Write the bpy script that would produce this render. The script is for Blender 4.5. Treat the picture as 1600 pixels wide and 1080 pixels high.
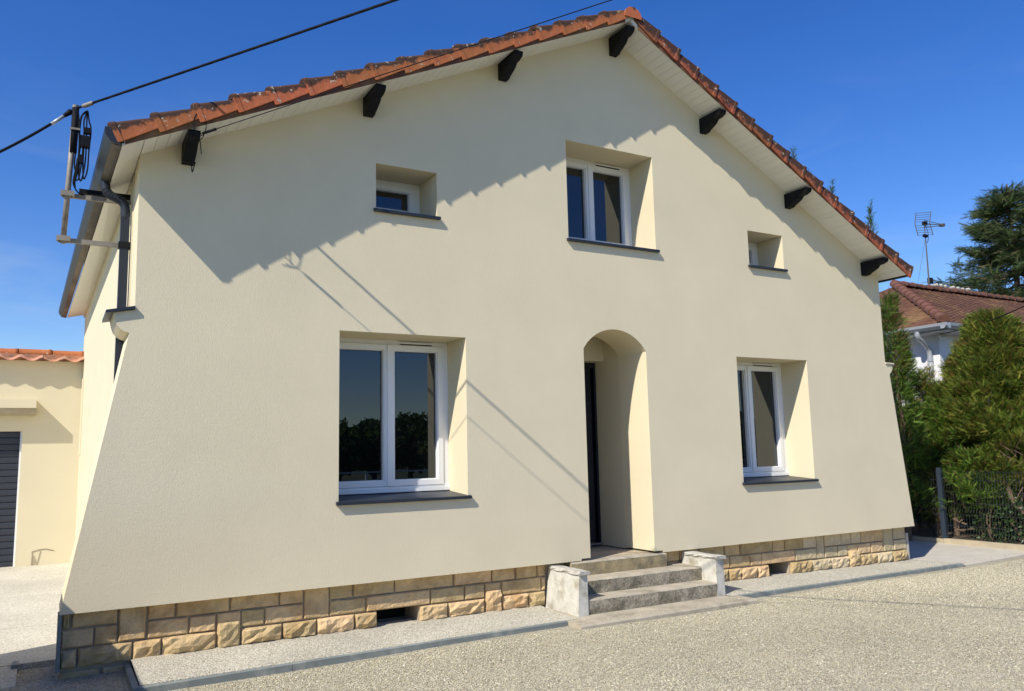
import bpy, bmesh, math, random
import numpy as np
from mathutils import Vector, Matrix

sc = bpy.context.scene
for o in list(bpy.data.objects):
    bpy.data.objects.remove(o)
random.seed(7)
RNG = np.random.default_rng(11)
R = math.radians

# ------------------------------------------------------------------ camera
CF, YAW, PIT, ROL = 1256.66, 0.5200, 0.1308, -0.0221
CAM = Vector((0, -8, 1.7))
FW = Vector((math.sin(YAW) * math.cos(PIT), math.cos(YAW) * math.cos(PIT), math.sin(PIT)))
_r0 = Vector((math.cos(YAW), -math.sin(YAW), 0))
_u0 = _r0.cross(FW)
RT = _r0 * math.cos(ROL) + _u0 * math.sin(ROL)
UP = -_r0 * math.sin(ROL) + _u0 * math.cos(ROL)
cd = bpy.data.cameras.new('camera')
cam = bpy.data.objects.new('camera', cd)
sc.collection.objects.link(cam)
m = Matrix((RT, UP, -FW)).transposed().to_4x4()
m.translation = CAM
cam.matrix_world = m
cd.sensor_width = 36
cd.lens = 36 * CF / 1600
cd.clip_start = 0.1
cd.clip_end = 2000
sc.camera = cam

# ------------------------------------------------------------------ light
SUNV = Vector((2.25, 1.0, -2.34)).normalized()          # direction the light travels
EL = math.asin(-SUNV.z)
AZ = math.atan2(-SUNV.x, -SUNV.y)                       # clockwise from +Y
w = bpy.data.worlds.new('World')
sc.world = w
w.use_nodes = True
wn, wl = w.node_tree.nodes, w.node_tree.links
wn.clear()
sky = wn.new('ShaderNodeTexSky')
sky.sky_type = 'NISHITA'
sky.sun_disc = False
sky.sun_elevation = EL
sky.sun_rotation = AZ
sky.altitude = 120
sky.air_density = 1.0
sky.dust_density = 0.25
sky.ozone_density = 3.2
tc = wn.new('ShaderNodeTexCoord')
mp = wn.new('ShaderNodeMapping')
mp.inputs['Rotation'].default_value = (0, R(14), R(25))
mp.inputs['Scale'].default_value = (2.2, 3.4, 9.0)
nz = wn.new('ShaderNodeTexNoise')
nz.inputs['Scale'].default_value = 1.35
nz.inputs['Detail'].default_value = 7
nz.inputs['Roughness'].default_value = 0.58
nz.inputs['Distortion'].default_value = 0.7
rmp = wn.new('ShaderNodeMapRange')
rmp.inputs['From Min'].default_value = 0.48
rmp.inputs['From Max'].default_value = 0.85
rmp.inputs['To Max'].default_value = 0.42
mx = wn.new('ShaderNodeMix')
mx.data_type = 'RGBA'
mx.inputs['B'].default_value = (5.6, 6.2, 7.2, 1)
hs = wn.new('ShaderNodeHueSaturation')
hs.inputs['Saturation'].default_value = 1.34
hs.inputs['Value'].default_value = 1.44
hs.inputs['Hue'].default_value = 0.517
bg = wn.new('ShaderNodeBackground')
bg.inputs['Strength'].default_value = 0.10
wo = wn.new('ShaderNodeOutputWorld')
wl.new(tc.outputs['Generated'], mp.inputs['Vector'])
wl.new(mp.outputs['Vector'], nz.inputs['Vector'])
wl.new(nz.outputs['Fac'], rmp.inputs['Value'])
wl.new(sky.outputs['Color'], hs.inputs['Color'])
wl.new(hs.outputs['Color'], mx.inputs['A'])
sxyz = wn.new('ShaderNodeSeparateXYZ')
wl.new(tc.outputs['Generated'], sxyz.inputs[0])
low = wn.new('ShaderNodeMapRange')
low.inputs['From Min'].default_value = 0.12
low.inputs['From Max'].default_value = 0.42
low.inputs['To Min'].default_value = 1.0
low.inputs['To Max'].default_value = 0.04
wl.new(sxyz.outputs['Z'], low.inputs['Value'])
mul = wn.new('ShaderNodeMath')
mul.operation = 'MULTIPLY'
wl.new(rmp.outputs['Result'], mul.inputs[0])
wl.new(low.outputs['Result'], mul.inputs[1])
wl.new(mul.outputs[0], mx.inputs['Factor'])
wl.new(mx.outputs['Result'], bg.inputs['Color'])
wl.new(bg.outputs['Background'], wo.inputs['Surface'])

sd = bpy.data.lights.new('sun', 'SUN')
sd.energy = 5.0
sd.angle = R(0.53)
sd.color = (1.0, 0.93, 0.82)
so = bpy.data.objects.new('sun', sd)
sc.collection.objects.link(so)
so.location = (-20, -12, 22)
so.rotation_euler = SUNV.to_track_quat('-Z', 'Y').to_euler()

vs = sc.view_settings
vs.view_transform = 'Standard'
vs.look = 'None'
vs.exposure = 0.16
vs.gamma = 1.0
vs.use_curve_mapping = False
sc.cycles.max_bounces = 8
sc.cycles.use_denoising = True

# ------------------------------------------------------------------ helpers
def at(px, py, **k):
    """photo pixel -> point on the plane x=, y= or z= (survey of the photograph)"""
    d = FW + RT * ((px - 800) / CF) - UP * ((py - 540) / CF)
    (ax, v), = k.items()
    i = 'xyz'.index(ax)
    return CAM + d * ((v - CAM[i]) / d[i])


class MB:
    def __init__(s):
        s.v, s.f = [], []

    def add(s, vs, fs):
        n = len(s.v)
        s.v += [tuple(p) for p in vs]
        s.f += [tuple(i + n for i in f) for f in fs]
        return s

    def box(s, x0, x1, y0, y1, z0, z1):
        return s.hexa([(x0, y0, z0), (x1, y0, z0), (x1, y1, z0), (x0, y1, z0),
                       (x0, y0, z1), (x1, y0, z1), (x1, y1, z1), (x0, y1, z1)])

    def hexa(s, p):
        return s.add(p, [(0, 3, 2, 1), (4, 5, 6, 7), (0, 1, 5, 4), (1, 2, 6, 5), (2, 3, 7, 6), (3, 0, 4, 7)])

    def prism(s, prof, fn, a, b):
        """closed 2D profile swept from a to b; fn(u, v, t) -> point"""
        n = len(prof)
        s.add([fn(u, v, a) for u, v in prof] + [fn(u, v, b) for u, v in prof],
              [tuple(range(n - 1, -1, -1)), tuple(range(n, 2 * n))] +
              [(i, (i + 1) % n, n + (i + 1) % n, n + i) for i in range(n)])
        return s

    def tube(s, pts, r, n=8, cap=True):
        pts = [Vector(p) for p in pts]
        rs = r if isinstance(r, (list, tuple)) else [r] * len(pts)
        base = len(s.v)
        up = Vector((0.13, 0.31, 0.94))
        for i, p in enumerate(pts):
            t = (pts[min(i + 1, len(pts) - 1)] - pts[max(i - 1, 0)]).normalized()
            a = t.cross(up)
            if a.length < 1e-3:
                a = t.cross(Vector((1, 0, 0)))
            a.normalize()
            b = t.cross(a)
            for k in range(n):
                q = 2 * math.pi * k / n
                s.v.append(tuple(p + (a * math.cos(q) + b * math.sin(q)) * rs[i]))
        for i in range(len(pts) - 1):
            for k in range(n):
                s.f.append((base + i * n + k, base + i * n + (k + 1) % n,
                            base + (i + 1) * n + (k + 1) % n, base + (i + 1) * n + k))
        if cap:
            s.f.append(tuple(base + k for k in range(n - 1, -1, -1)))
            s.f.append(tuple(base + (len(pts) - 1) * n + k for k in range(n)))
        return s

    def grid(s, rows):
        n = len(s.v)
        w_ = len(rows[0])
        for r_ in rows:
            s.v += [tuple(p) for p in r_]
        for i in range(len(rows) - 1):
            for j in range(w_ - 1):
                s.f.append((n + i * w_ + j, n + i * w_ + j + 1, n + (i + 1) * w_ + j + 1, n + (i + 1) * w_ + j))
        return s

    def mesh(s, name, smooth=False, recalc=True):
        me = bpy.data.meshes.new(name)
        me.from_pydata(s.v, [], s.f)
        if recalc:
            bm = bmesh.new()
            bm.from_mesh(me)
            bmesh.ops.recalc_face_normals(bm, faces=bm.faces)
            bm.to_mesh(me)
            bm.free()
        if smooth:
            me.polygons.foreach_set('use_smooth', [True] * len(me.polygons))
        me.update()
        return me

    def build(s, name, mat, parent=None, smooth=False, **kw):
        return link(name, s.mesh(name, smooth), mat, parent, **kw)


def link(name, me, mat, parent=None, label=None, cat=None, group=None, kind=None):
    o = bpy.data.objects.new(name, me)
    sc.collection.objects.link(o)
    if mat is not None and me is not None and not me.materials:
        me.materials.append(mat)
    if parent is not None:
        o.parent = parent
        o.matrix_parent_inverse = Matrix.Translation(-world_loc(parent))
    tag(o, label, cat, group, kind)
    return o


def world_loc(o):
    # every parent here is only translated
    if o.parent is None:
        return Vector(o.location)
    return world_loc(o.parent) + o.matrix_parent_inverse.translation + Vector(o.location)


def tag(o, label=None, cat=None, group=None, kind=None):
    for k, v in (('label', label), ('category', cat), ('group', group), ('kind', kind)):
        if v:
            o[k] = v
    return o


def thing(name, loc, label, cat, group=None):
    o = bpy.data.objects.new(name, None)
    o.location = loc
    o.empty_display_size = 0.2
    sc.collection.objects.link(o)
    return tag(o, label, cat, group)


def part_empty(name, parent):
    o = bpy.data.objects.new(name, None)
    sc.collection.objects.link(o)
    o.parent = parent
    o.matrix_parent_inverse = Matrix.Translation(-world_loc(parent))
    return o


# ------------------------------------------------------------------ materials
def mat(name, col, rough=0.8, var=0.0, vscale=3.0, bump=0.0, bscale=40.0, bdist=0.01, spec=0.4, metal=0.0,
        col2=None, c2scale=6.0, c2lo=0.5, c2hi=0.65, objvar=0.0, attr=None, stretch=None, detail=6, trans=0.0,
        bump2=0.0, b2scale=8.0, b2dist=0.02):
    M = bpy.data.materials.new(name)
    M.use_nodes = True
    N, L = M.node_tree.nodes, M.node_tree.links
    p = N['Principled BSDF']
    p.inputs['Roughness'].default_value = rough
    p.inputs['Specular IOR Level'].default_value = spec
    p.inputs['Metallic'].default_value = metal
    t = N.new('ShaderNodeTexCoord')
    vec = t.outputs['Object']
    if stretch:
        mm = N.new('ShaderNodeMapping')
        mm.inputs['Scale'].default_value = stretch
        L.new(vec, mm.inputs['Vector'])
        vec = mm.outputs['Vector']
    c = None
    if attr:
        a = N.new('ShaderNodeAttribute')
        a.attribute_name = attr
        c = a.outputs['Color']
    else:
        rg = N.new('ShaderNodeRGB')
        rg.outputs[0].default_value = (*col, 1)
        c = rg.outputs[0]

    def noise(scale, det=detail, rgh=0.6):
        n = N.new('ShaderNodeTexNoise')
        n.inputs['Scale'].default_value = scale
        n.inputs['Detail'].default_value = det
        n.inputs['Roughness'].default_value = rgh
        L.new(vec, n.inputs['Vector'])
        return n.outputs['Fac']

    if col2:
        mr = N.new('ShaderNodeMapRange')
        mr.inputs['From Min'].default_value = c2lo
        mr.inputs['From Max'].default_value = c2hi
        L.new(noise(c2scale), mr.inputs['Value'])
        mi = N.new('ShaderNodeMix')
        mi.data_type = 'RGBA'
        L.new(mr.outputs[0], mi.inputs['Factor'])
        L.new(c, mi.inputs['A'])
        mi.inputs['B'].default_value = (*col2, 1)
        c = mi.outputs['Result']
    if var or objvar:
        h = N.new('ShaderNodeHueSaturation')
        L.new(c, h.inputs['Color'])
        val = None
        if var:
            mr = N.new('ShaderNodeMapRange')
            mr.inputs['From Min'].default_value = 0.25
            mr.inputs['From Max'].default_value = 0.75
            mr.inputs['To Min'].default_value = 1 - var
            mr.inputs['To Max'].default_value = 1 + var
            L.new(noise(vscale), mr.inputs['Value'])
            val = mr.outputs[0]
        if objvar:
            oi = N.new('ShaderNodeObjectInfo')
            mr = N.new('ShaderNodeMapRange')
            mr.inputs['To Min'].default_value = 1 - objvar
            mr.inputs['To Max'].default_value = 1 + objvar
            L.new(oi.outputs['Random'], mr.inputs['Value'])
            if val:
                mu = N.new('ShaderNodeMath')
                mu.operation = 'MULTIPLY'
                L.new(val, mu.inputs[0])
                L.new(mr.outputs[0], mu.inputs[1])
                val = mu.outputs[0]
            else:
                val = mr.outputs[0]
            hh = N.new('ShaderNodeMapRange')
            hh.inputs['To Min'].default_value = 0.5 + 0.05 * objvar
            hh.inputs['To Max'].default_value = 0.5 - 0.05 * objvar
            L.new(oi.outputs['Random'], hh.inputs['Value'])
            L.new(hh.outputs[0], h.inputs['Hue'])
        L.new(val, h.inputs['Value'])
        c = h.outputs['Color']
    L.new(c, p.inputs['Base Color'])
    nrm = None
    for b_, s_, d_ in ((bump2, b2scale, b2dist), (bump, bscale, bdist)):
        if b_:
            bn = N.new('ShaderNodeBump')
            bn.inputs['Strength'].default_value = b_
            bn.inputs['Distance'].default_value = d_
            L.new(noise(s_, 4, 0.65), bn.inputs['Height'])
            if nrm:
                L.new(nrm, bn.inputs['Normal'])
            nrm = bn.outputs['Normal']
    if nrm:
        L.new(nrm, p.inputs['Normal'])
    if trans:
        tr = N.new('ShaderNodeBsdfTranslucent')
        L.new(c, tr.inputs['Color'])
        ms = N.new('ShaderNodeMixShader')
        ms.inputs[0].default_value = trans
        L.new(p.outputs[0], ms.inputs[1])
        L.new(tr.outputs[0], ms.inputs[2])
        L.new(ms.outputs[0], N['Material Output'].inputs['Surface'])
    return M


RENDER_C = (0.74, 0.658, 0.458)
M = dict(
    render=mat('cream_render', RENDER_C, 0.92, var=0.05, vscale=0.9, bump=0.42, bscale=78, bdist=0.009, spec=0.15,
               bump2=0.10, b2scale=20, b2dist=0.012),
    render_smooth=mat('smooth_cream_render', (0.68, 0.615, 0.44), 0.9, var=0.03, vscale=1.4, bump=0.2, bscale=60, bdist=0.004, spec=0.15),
    soffit=mat('white_soffit_board', (0.80, 0.78, 0.70), 0.55, var=0.02, objvar=0.03),
    black=mat('black_painted_wood', (0.005, 0.006, 0.008), 0.6, bump=0.2, bscale=25, spec=0.2),
    anthracite=mat('anthracite_metal', (0.024, 0.030, 0.042), 0.42, spec=0.3),
    gutter_in=mat('gutter_underside', (0.15, 0.13, 0.10), 0.4, spec=0.5, col2=(0.02, 0.02, 0.022), c2scale=2.6, c2lo=0.42, c2hi=0.58,
                  stretch=(1, 0.25, 1)),
    pvc=mat('white_pvc', (0.80, 0.81, 0.80), 0.3, spec=0.5),
    gasket=mat('black_gasket', (0.012, 0.012, 0.012), 0.6),
    door=mat('dark_door_panel', (0.010, 0.013, 0.022), 0.35, spec=0.5),
    steel=mat('brushed_bronze', (0.32, 0.26, 0.19), 0.35, metal=0.9),
    stone=mat('golden_limestone', (0.59, 0.44, 0.235), 0.9, var=0.22, vscale=7, bump=0.7, bscale=30, bdist=0.02,
              col2=(0.40, 0.25, 0.10), c2scale=4, c2lo=0.46, c2hi=0.78, objvar=0.17),
    stone_pale=mat('pale_limestone', (0.59, 0.485, 0.30), 0.9, var=0.18, vscale=7, bump=0.7, bscale=30, bdist=0.02,
                   col2=(0.50, 0.41, 0.25), c2scale=4, c2lo=0.45, c2hi=0.75, objvar=0.14),
    mortar=mat('grey_brown_mortar', (0.42, 0.355, 0.26), 0.95, var=0.2, vscale=9, bump=0.5, bscale=50),
    dark=mat('dark_void', (0.01, 0.01, 0.01), 0.9),
    concrete=mat('weathered_concrete', (0.42, 0.375, 0.285), 0.9, var=0.22, vscale=5, bump=0.6, bscale=45, bdist=0.008,
                 col2=(0.27, 0.235, 0.165), c2scale=3.2, c2lo=0.5, c2hi=0.72),
    riser=mat('pebbled_riser_concrete', (0.34, 0.305, 0.23), 0.95, var=0.55, vscale=42, bump=0.8, bscale=48, bdist=0.012,
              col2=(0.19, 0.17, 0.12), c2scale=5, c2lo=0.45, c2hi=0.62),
    landing_face=mat('ochre_stained_concrete', (0.34, 0.275, 0.155), 0.95, var=0.3, vscale=9, bump=0.6, bscale=40, bdist=0.01,
                     col2=(0.22, 0.19, 0.12), c2scale=4, c2lo=0.45, c2hi=0.65),
    cap=mat('grey_cap_concrete', (0.47, 0.455, 0.40), 0.9, var=0.2, vscale=14, bump=0.6, bscale=40, bdist=0.01,
            col2=(0.30, 0.28, 0.22), c2scale=9, c2lo=0.5, c2hi=0.68),
    whitewash=mat('flaking_whitewash', (0.56, 0.55, 0.485), 0.85, var=0.16, vscale=9, bump=0.5, bscale=30, bdist=0.01,
                  col2=(0.34, 0.31, 0.235), c2scale=6, c2lo=0.50, c2hi=0.68),
    kerb=mat('blue_grey_kerb', (0.19, 0.215, 0.205), 0.8, var=0.15, vscale=4, bump=0.3, bscale=50, bdist=0.004,
             col2=(0.30, 0.315, 0.28), c2scale=6, c2lo=0.5, c2hi=0.7),
    slab=mat('pale_concrete_path', (0.50, 0.465, 0.385), 0.9, var=0.10, vscale=4, bump=0.3, bscale=60, bdist=0.004),
    galv=mat('weathered_galvanised_steel', (0.27, 0.245, 0.205), 0.65, metal=0.2, var=0.25, vscale=9, col2=(0.20, 0.13, 0.08), c2scale=6,
             c2lo=0.55, c2hi=0.7),
    aerial=mat('tarnished_aerial_metal', (0.13, 0.125, 0.12), 0.5, metal=0.3),
    cable=mat('black_cable', (0.006, 0.007, 0.010), 0.7, spec=0.15),
    shutter=mat('anthracite_shutter', (0.030, 0.036, 0.050), 0.45),
    white_wall=mat('white_wall', (0.74, 0.74, 0.74), 0.85, var=0.05, vscale=2, bump=0.2, bscale=30),
    zinc=mat('grey_zinc', (0.42, 0.45, 0.47), 0.4, metal=0.3),
    post=mat('slate_grey_fence_coating', (0.032, 0.045, 0.062), 0.4),
    wire=mat('grey_green_wire', (0.035, 0.042, 0.048), 0.45),
    bark=mat('brown_bark', (0.17, 0.115, 0.075), 0.95, var=0.4, vscale=12, bump=0.8, bscale=30, bdist=0.02),
    leaf=mat('conifer_foliage', (0.06, 0.1, 0.03), 0.62, attr='tint', trans=0.34, spec=0.25),
    kerb_wall=mat('yellowish_concrete_base', (0.42, 0.36, 0.25), 0.9, var=0.15, vscale=6, bump=0.4, bscale=40),
    dirt=mat('bare_earth', (0.12, 0.095, 0.065), 1.0, var=0.4, vscale=5, bump=0.6, bscale=20, bdist=0.03),
    wood=mat('weathered_pole_wood', (0.14, 0.11, 0.085), 0.9, var=0.2, vscale=6),
    grass=mat('dry_verge_grass', (0.085, 0.10, 0.045), 1.0, var=0.35, vscale=0.6, bump=0.8, bscale=14, bdist=0.05),
    road=mat('grey_asphalt', (0.055, 0.055, 0.055), 0.9, var=0.15, vscale=3, bump=0.3, bscale=60),
)


def tile_mat(name, base, dark, lich, moss, z0=0.04, z1=0.15, bias=-1.05):
    """terracotta with black weathering on upward edges, lichen spots"""
    m_ = mat(name, base, 0.85, var=0.20, vscale=9, bump=0.45, bscale=35, bdist=0.006, objvar=0.16, spec=0.25)
    N, L = m_.node_tree.nodes, m_.node_tree.links
    p = N['Principled BSDF']
    src = p.inputs['Base Color'].links[0].from_socket
    t = N.new('ShaderNodeTexCoord')
    oi = N.new('ShaderNodeObjectInfo')
    ad = N.new('ShaderNodeVectorMath')
    ad.operation = 'ADD'
    L.new(t.outputs['Object'], ad.inputs[0])
    sc_ = N.new('ShaderNodeVectorMath')
    sc_.operation = 'SCALE'
    sc_.inputs['Scale'].default_value = 37.0
    cmb = N.new('ShaderNodeCombineXYZ')
    for i in range(3):
        L.new(oi.outputs['Random'], cmb.inputs[i])
    L.new(cmb.outputs[0], sc_.inputs[0])
    L.new(sc_.outputs[0], ad.inputs[1])
    sep = N.new('ShaderNodeSeparateXYZ')
    L.new(t.outputs['Object'], sep.inputs[0])

    def noise(scale, det=6):
        n = N.new('ShaderNodeTexNoise')
        n.inputs['Scale'].default_value = scale
        n.inputs['Detail'].default_value = det
        n.inputs['Roughness'].default_value = 0.65
        L.new(ad.outputs[0], n.inputs['Vector'])
        return n.outputs['Fac']
    # soot grows from the top edge of the tile (object z) with a ragged border
    top = N.new('ShaderNodeMapRange')
    top.inputs['From Min'].default_value = z0
    top.inputs['From Max'].default_value = z1
    L.new(sep.outputs['Z'], top.inputs['Value'])
    a = N.new('ShaderNodeMath')
    a.operation = 'MULTIPLY_ADD'
    L.new(noise(9), a.inputs[0])
    a.inputs[1].default_value = 1.9
    a.inputs[2].default_value = bias
    b = N.new('ShaderNodeMath')
    b.operation = 'ADD'
    L.new(a.outputs[0], b.inputs[0])
    L.new(top.outputs[0], b.inputs[1])
    r1 = N.new('ShaderNodeMapRange')
    r1.inputs['From Min'].default_value = 0.40
    r1.inputs['From Max'].default_value = 0.66
    r1.inputs['To Max'].default_value = 0.92
    L.new(b.outputs[0], r1.inputs['Value'])
    last = src
    for fac, colr in ((r1.outputs[0], dark),):
        mi = N.new('ShaderNodeMix')
        mi.data_type = 'RGBA'
        L.new(fac, mi.inputs['Factor'])
        L.new(last, mi.inputs['A'])
        mi.inputs['B'].default_value = (*colr, 1)
        last = mi.outputs['Result']
    for scale, lo, hi, colr, mxv in ((17, 0.63, 0.67, lich, 0.9), (6, 0.66, 0.76, moss, 0.75)):
        r_ = N.new('ShaderNodeMapRange')
        r_.inputs['From Min'].default_value = lo
        r_.inputs['From Max'].default_value = hi
        r_.inputs['To Max'].default_value = mxv
        L.new(noise(scale, 3), r_.inputs['Value'])
        mi = N.new('ShaderNodeMix')
        mi.data_type = 'RGBA'
        L.new(r_.outputs[0], mi.inputs['Factor'])
        L.new(last, mi.inputs['A'])
        mi.inputs['B'].default_value = (*colr, 1)
        last = mi.outputs['Result']
    L.new(last, p.inputs['Base Color'])
    return m_


M['tile'] = tile_mat('weathered_terracotta_tile', (0.43, 0.135, 0.055), (0.045, 0.032, 0.026), (0.50, 0.46, 0.36), (0.36, 0.20, 0.05))
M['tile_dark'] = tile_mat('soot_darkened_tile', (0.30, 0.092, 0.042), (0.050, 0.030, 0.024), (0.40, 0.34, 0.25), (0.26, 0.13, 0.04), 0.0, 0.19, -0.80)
M['tile_old'] = mat('old_brown_tile', (0.150, 0.066, 0.042), 0.9, var=0.40, vscale=5, bump=0.4, bscale=20, col2=(0.235, 0.135, 0.06),
                    c2scale=1.2, c2lo=0.5, c2hi=0.72, objvar=0.15)
M['tile_new'] = mat('pinkish_roman_tile', (0.50, 0.245, 0.145), 0.85, var=0.25, vscale=7, bump=0.3, bscale=30,
                    col2=(0.16, 0.12, 0.10), c2scale=4.5, c2lo=0.52, c2hi=0.7, objvar=0.2)


def glass_mat():
    m_ = bpy.data.materials.new('dark_room_glass')
    m_.use_nodes = True
    p = m_.node_tree.nodes['Principled BSDF']
    p.inputs['Base Color'].default_value = (0.004, 0.005, 0.005, 1)  # near-black base stands in for the unlit room behind
    p.inputs['Specular Tint'].default_value = (0.80, 0.88, 1.0, 1)  # bluish tint put in to deepen the mirrored sky
    p.inputs['Roughness'].default_value = 0.0
    p.inputs['IOR'].default_value = 1.85
    p.inputs['Specular IOR Level'].default_value = 0.5
    return m_


M['glass'] = glass_mat()


def aggregate(name, c0, c1, c2, scale, bump, bdist):
    m_ = bpy.data.materials.new(name)
    m_.use_nodes = True
    N, L = m_.node_tree.nodes, m_.node_tree.links
    p = N['Principled BSDF']
    p.inputs['Roughness'].default_value = 0.9
    p.inputs['Specular IOR Level'].default_value = 0.2
    t = N.new('ShaderNodeTexCoord')
    v = N.new('ShaderNodeTexVoronoi')
    v.inputs['Scale'].default_value = scale
    L.new(t.outputs['Object'], v.inputs['Vector'])
    sep = N.new('ShaderNodeSeparateColor')
    L.new(v.outputs['Color'], sep.inputs[0])
    cr = N.new('ShaderNodeValToRGB')
    cr.color_ramp.elements[0].color = (*c0, 1)
    cr.color_ramp.elements[1].color = (*c2, 1)
    e = cr.color_ramp.elements.new(0.5)
    e.color = (*c1, 1)
    L.new(sep.outputs[0], cr.inputs['Fac'])
    n = N.new('ShaderNodeTexNoise')
    n.inputs['Scale'].default_value = 0.9
    n.inputs['Detail'].default_value = 5
    L.new(t.outputs['Object'], n.inputs['Vector'])
    mr = N.new('ShaderNodeMapRange')
    mr.inputs['From Min'].default_value = 0.3
    mr.inputs['From Max'].default_value = 0.7
    mr.inputs['To Min'].default_value = 0.88
    mr.inputs['To Max'].default_value = 1.10
    L.new(n.outputs['Fac'], mr.inputs['Value'])
    h = N.new('ShaderNodeHueSaturation')
    L.new(cr.outputs['Color'], h.inputs['Color'])
    L.new(mr.outputs[0], h.inputs['Value'])
    L.new(h.outputs['Color'], p.inputs['Base Color'])
    b = N.new('ShaderNodeBump')
    b.inputs['Strength'].default_value = bump
    b.inputs['Distance'].default_value = bdist
    b.invert = True
    L.new(v.outputs['Distance'], b.inputs['Height'])
    L.new(b.outputs['Normal'], p.inputs['Normal'])
    return m_


M['strip'] = aggregate('exposed_aggregate', (0.29, 0.27, 0.21), (0.47, 0.445, 0.355), (0.62, 0.595, 0.50), 85, 0.7, 0.008)
M['drive'] = aggregate('fine_exposed_aggregate', (0.36, 0.34, 0.275), (0.52, 0.495, 0.41), (0.63, 0.605, 0.52), 80, 0.5, 0.006)
M['gravel'] = aggregate('gravel_bed', (0.24, 0.215, 0.15), (0.42, 0.385, 0.28), (0.55, 0.51, 0.39), 80, 0.9, 0.012)
M['pebble'] = mat('gravel_pebbles', (0.5, 0.45, 0.36), 0.9, attr='tint', spec=0.2)

# ------------------------------------------------------------------ ground
GZ = -0.132
mb = MB()
xs = [-400, -60, -8, -0.6, 0.66, 20, 60, 400]
ys = [-400, -60, -14, 0.95, 9, 60, 400]
mb.grid([[(x, y, GZ - 0.02) for x in xs] for y in ys])
link('ground', mb.mesh('ground'), M['grass'], kind='structure')
mb = MB()
mb.grid([[(x, y, GZ + 0.012 * math.sin(x * 1.3 + y) * math.sin(y * 0.9)) for x in np.linspace(-6, 15.2, 44)] for y in np.linspace(-14, 0.97, 32)])
link('gravel_yard', mb.mesh('gravel_yard'), M['gravel'], kind='structure')
mb = MB().grid([[(x, y, GZ - 0.012) for x in (-60, 60)] for y in (-24, -17.6)])
link('road', mb.mesh('road'), M['road'], kind='structure')

# loose pebbles over the part of the yard in view
def pebbles():
    n = 210000
    dpt = RNG.uniform(0, 1, n * 4)
    x = RNG.uniform(-1.2, 15, n * 4)
    y = -0.62 - 5.2 * dpt ** 1.25
    vx, vy = x - CAM.x, y - CAM.y
    ang = np.arctan2(vx, vy)
    dist = np.hypot(vx, vy)
    keep = (ang > -0.10) & (ang < 1.13) & (dist > 4.6)
    keep &= ~((y > -0.94) & (x > 4.6) & (x < 7.5)) & ~((y > -0.80) & (x > 0.58))
    x, y = x[keep][:n], y[keep][:n]
    # strays kicked up on to the platform, the path edge and the slab
    nx_ = 900
    ex = np.concatenate([RNG.uniform(4.8, 7.3, 260), RNG.uniform(0.8, 4.7, 320), RNG.uniform(7.4, 13.5, 320)])
    ey = np.concatenate([-0.89 + RNG.gamma(1.2, .05, 260), -0.66 + RNG.gamma(1.2, .06, 640)])
    ez = np.concatenate([np.full(260, 0.052), np.full(640, 0.058)])
    zadd = np.concatenate([np.zeros(len(x)), ez])
    x, y = np.concatenate([x, ex]), np.concatenate([y, ey])
    n = len(x)
    oct_v = np.array([(1, 0, 0), (-1, 0, 0), (0, 1, 0), (0, -1, 0), (0, 0, 1), (0, 0, -0.6)], float)
    oct_f = np.array([(0, 2, 4), (2, 1, 4), (1, 3, 4), (3, 0, 4), (2, 0, 5), (1, 2, 5), (3, 1, 5), (0, 3, 5)])
    s = RNG.uniform(0.0030, 0.0068, (n, 1, 1)) * np.array([1, 1, 0.7]) * RNG.uniform(0.7, 1.35, (n, 1, 3)) * np.where(RNG.uniform(0, 1, (n, 1, 1)) < 0.03, 1.7, 1.0)
    a = RNG.uniform(0, 6.28, n)
    V = oct_v[None] * s + RNG.normal(0, 0.0009, (n, 6, 3))
    ca, sa = np.cos(a)[:, None], np.sin(a)[:, None]
    X = V[..., 0] * ca - V[..., 1] * sa + x[:, None]
    Y = V[..., 0] * sa + V[..., 1] * ca + y[:, None]
    hz = GZ + 0.012 * np.sin(x * 1.3 + y) * np.sin(y * 0.9) * (zadd == 0) + zadd
    Z = V[..., 2] + (hz + RNG.uniform(0.000, 0.006, n))[:, None]
    v = np.stack([X, Y, Z], -1).reshape(-1, 3)
    f = (oct_f[None] + (np.arange(n) * 6)[:, None, None]).reshape(-1, 3)
    pal = np.array([(0.60, 0.565, 0.42), (0.50, 0.46, 0.325), (0.55, 0.49, 0.33), (0.27, 0.24, 0.165), (0.72, 0.685, 0.55), (0.44, 0.41, 0.31)])
    col = pal[RNG.choice(6, n, p=[.28, .22, .20, .11, .11, .08])] * RNG.uniform(0.85, 1.10, (n, 1))
    tone = 1.08 + 0.06 * np.sin(x * 0.9 + 1.7 * np.sin(y * 0.7)) + 0.05 * np.sin(y * 2.1 + x * 0.5)
    col = col * tone[:, None]
    return fast_mesh('gravel', v, f, np.repeat(col, 6, 0))


def fast_mesh(name, v, f, col=None):
    me = bpy.data.meshes.new(name)
    k = f.shape[1]
    me.vertices.add(len(v))
    me.vertices.foreach_set('co', np.ascontiguousarray(v, np.float32).ravel())
    me.loops.add(f.size)
    me.loops.foreach_set('vertex_index', np.ascontiguousarray(f, np.int32).ravel())
    me.polygons.add(len(f))
    me.polygons.foreach_set('loop_start', np.arange(0, f.size, k, dtype=np.int32))
    me.update(calc_edges=True)
    if col is not None:
        a = me.color_attributes.new('tint', 'FLOAT_COLOR', 'POINT')
        c4 = np.ones((len(v), 4), np.float32)
        c4[:, :3] = col
        a.data.foreach_set('color', c4.ravel())
    return me


tag(link('gravel', pebbles(), M['pebble']), kind='stuff')

# footpath strip along the house, its kerb stones, slab by the fence, driveway
KY = lambda x: -0.745 + 0.085 * min(1, max(0, (x - 0.7) / 5)) + 0.0 * x


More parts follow.
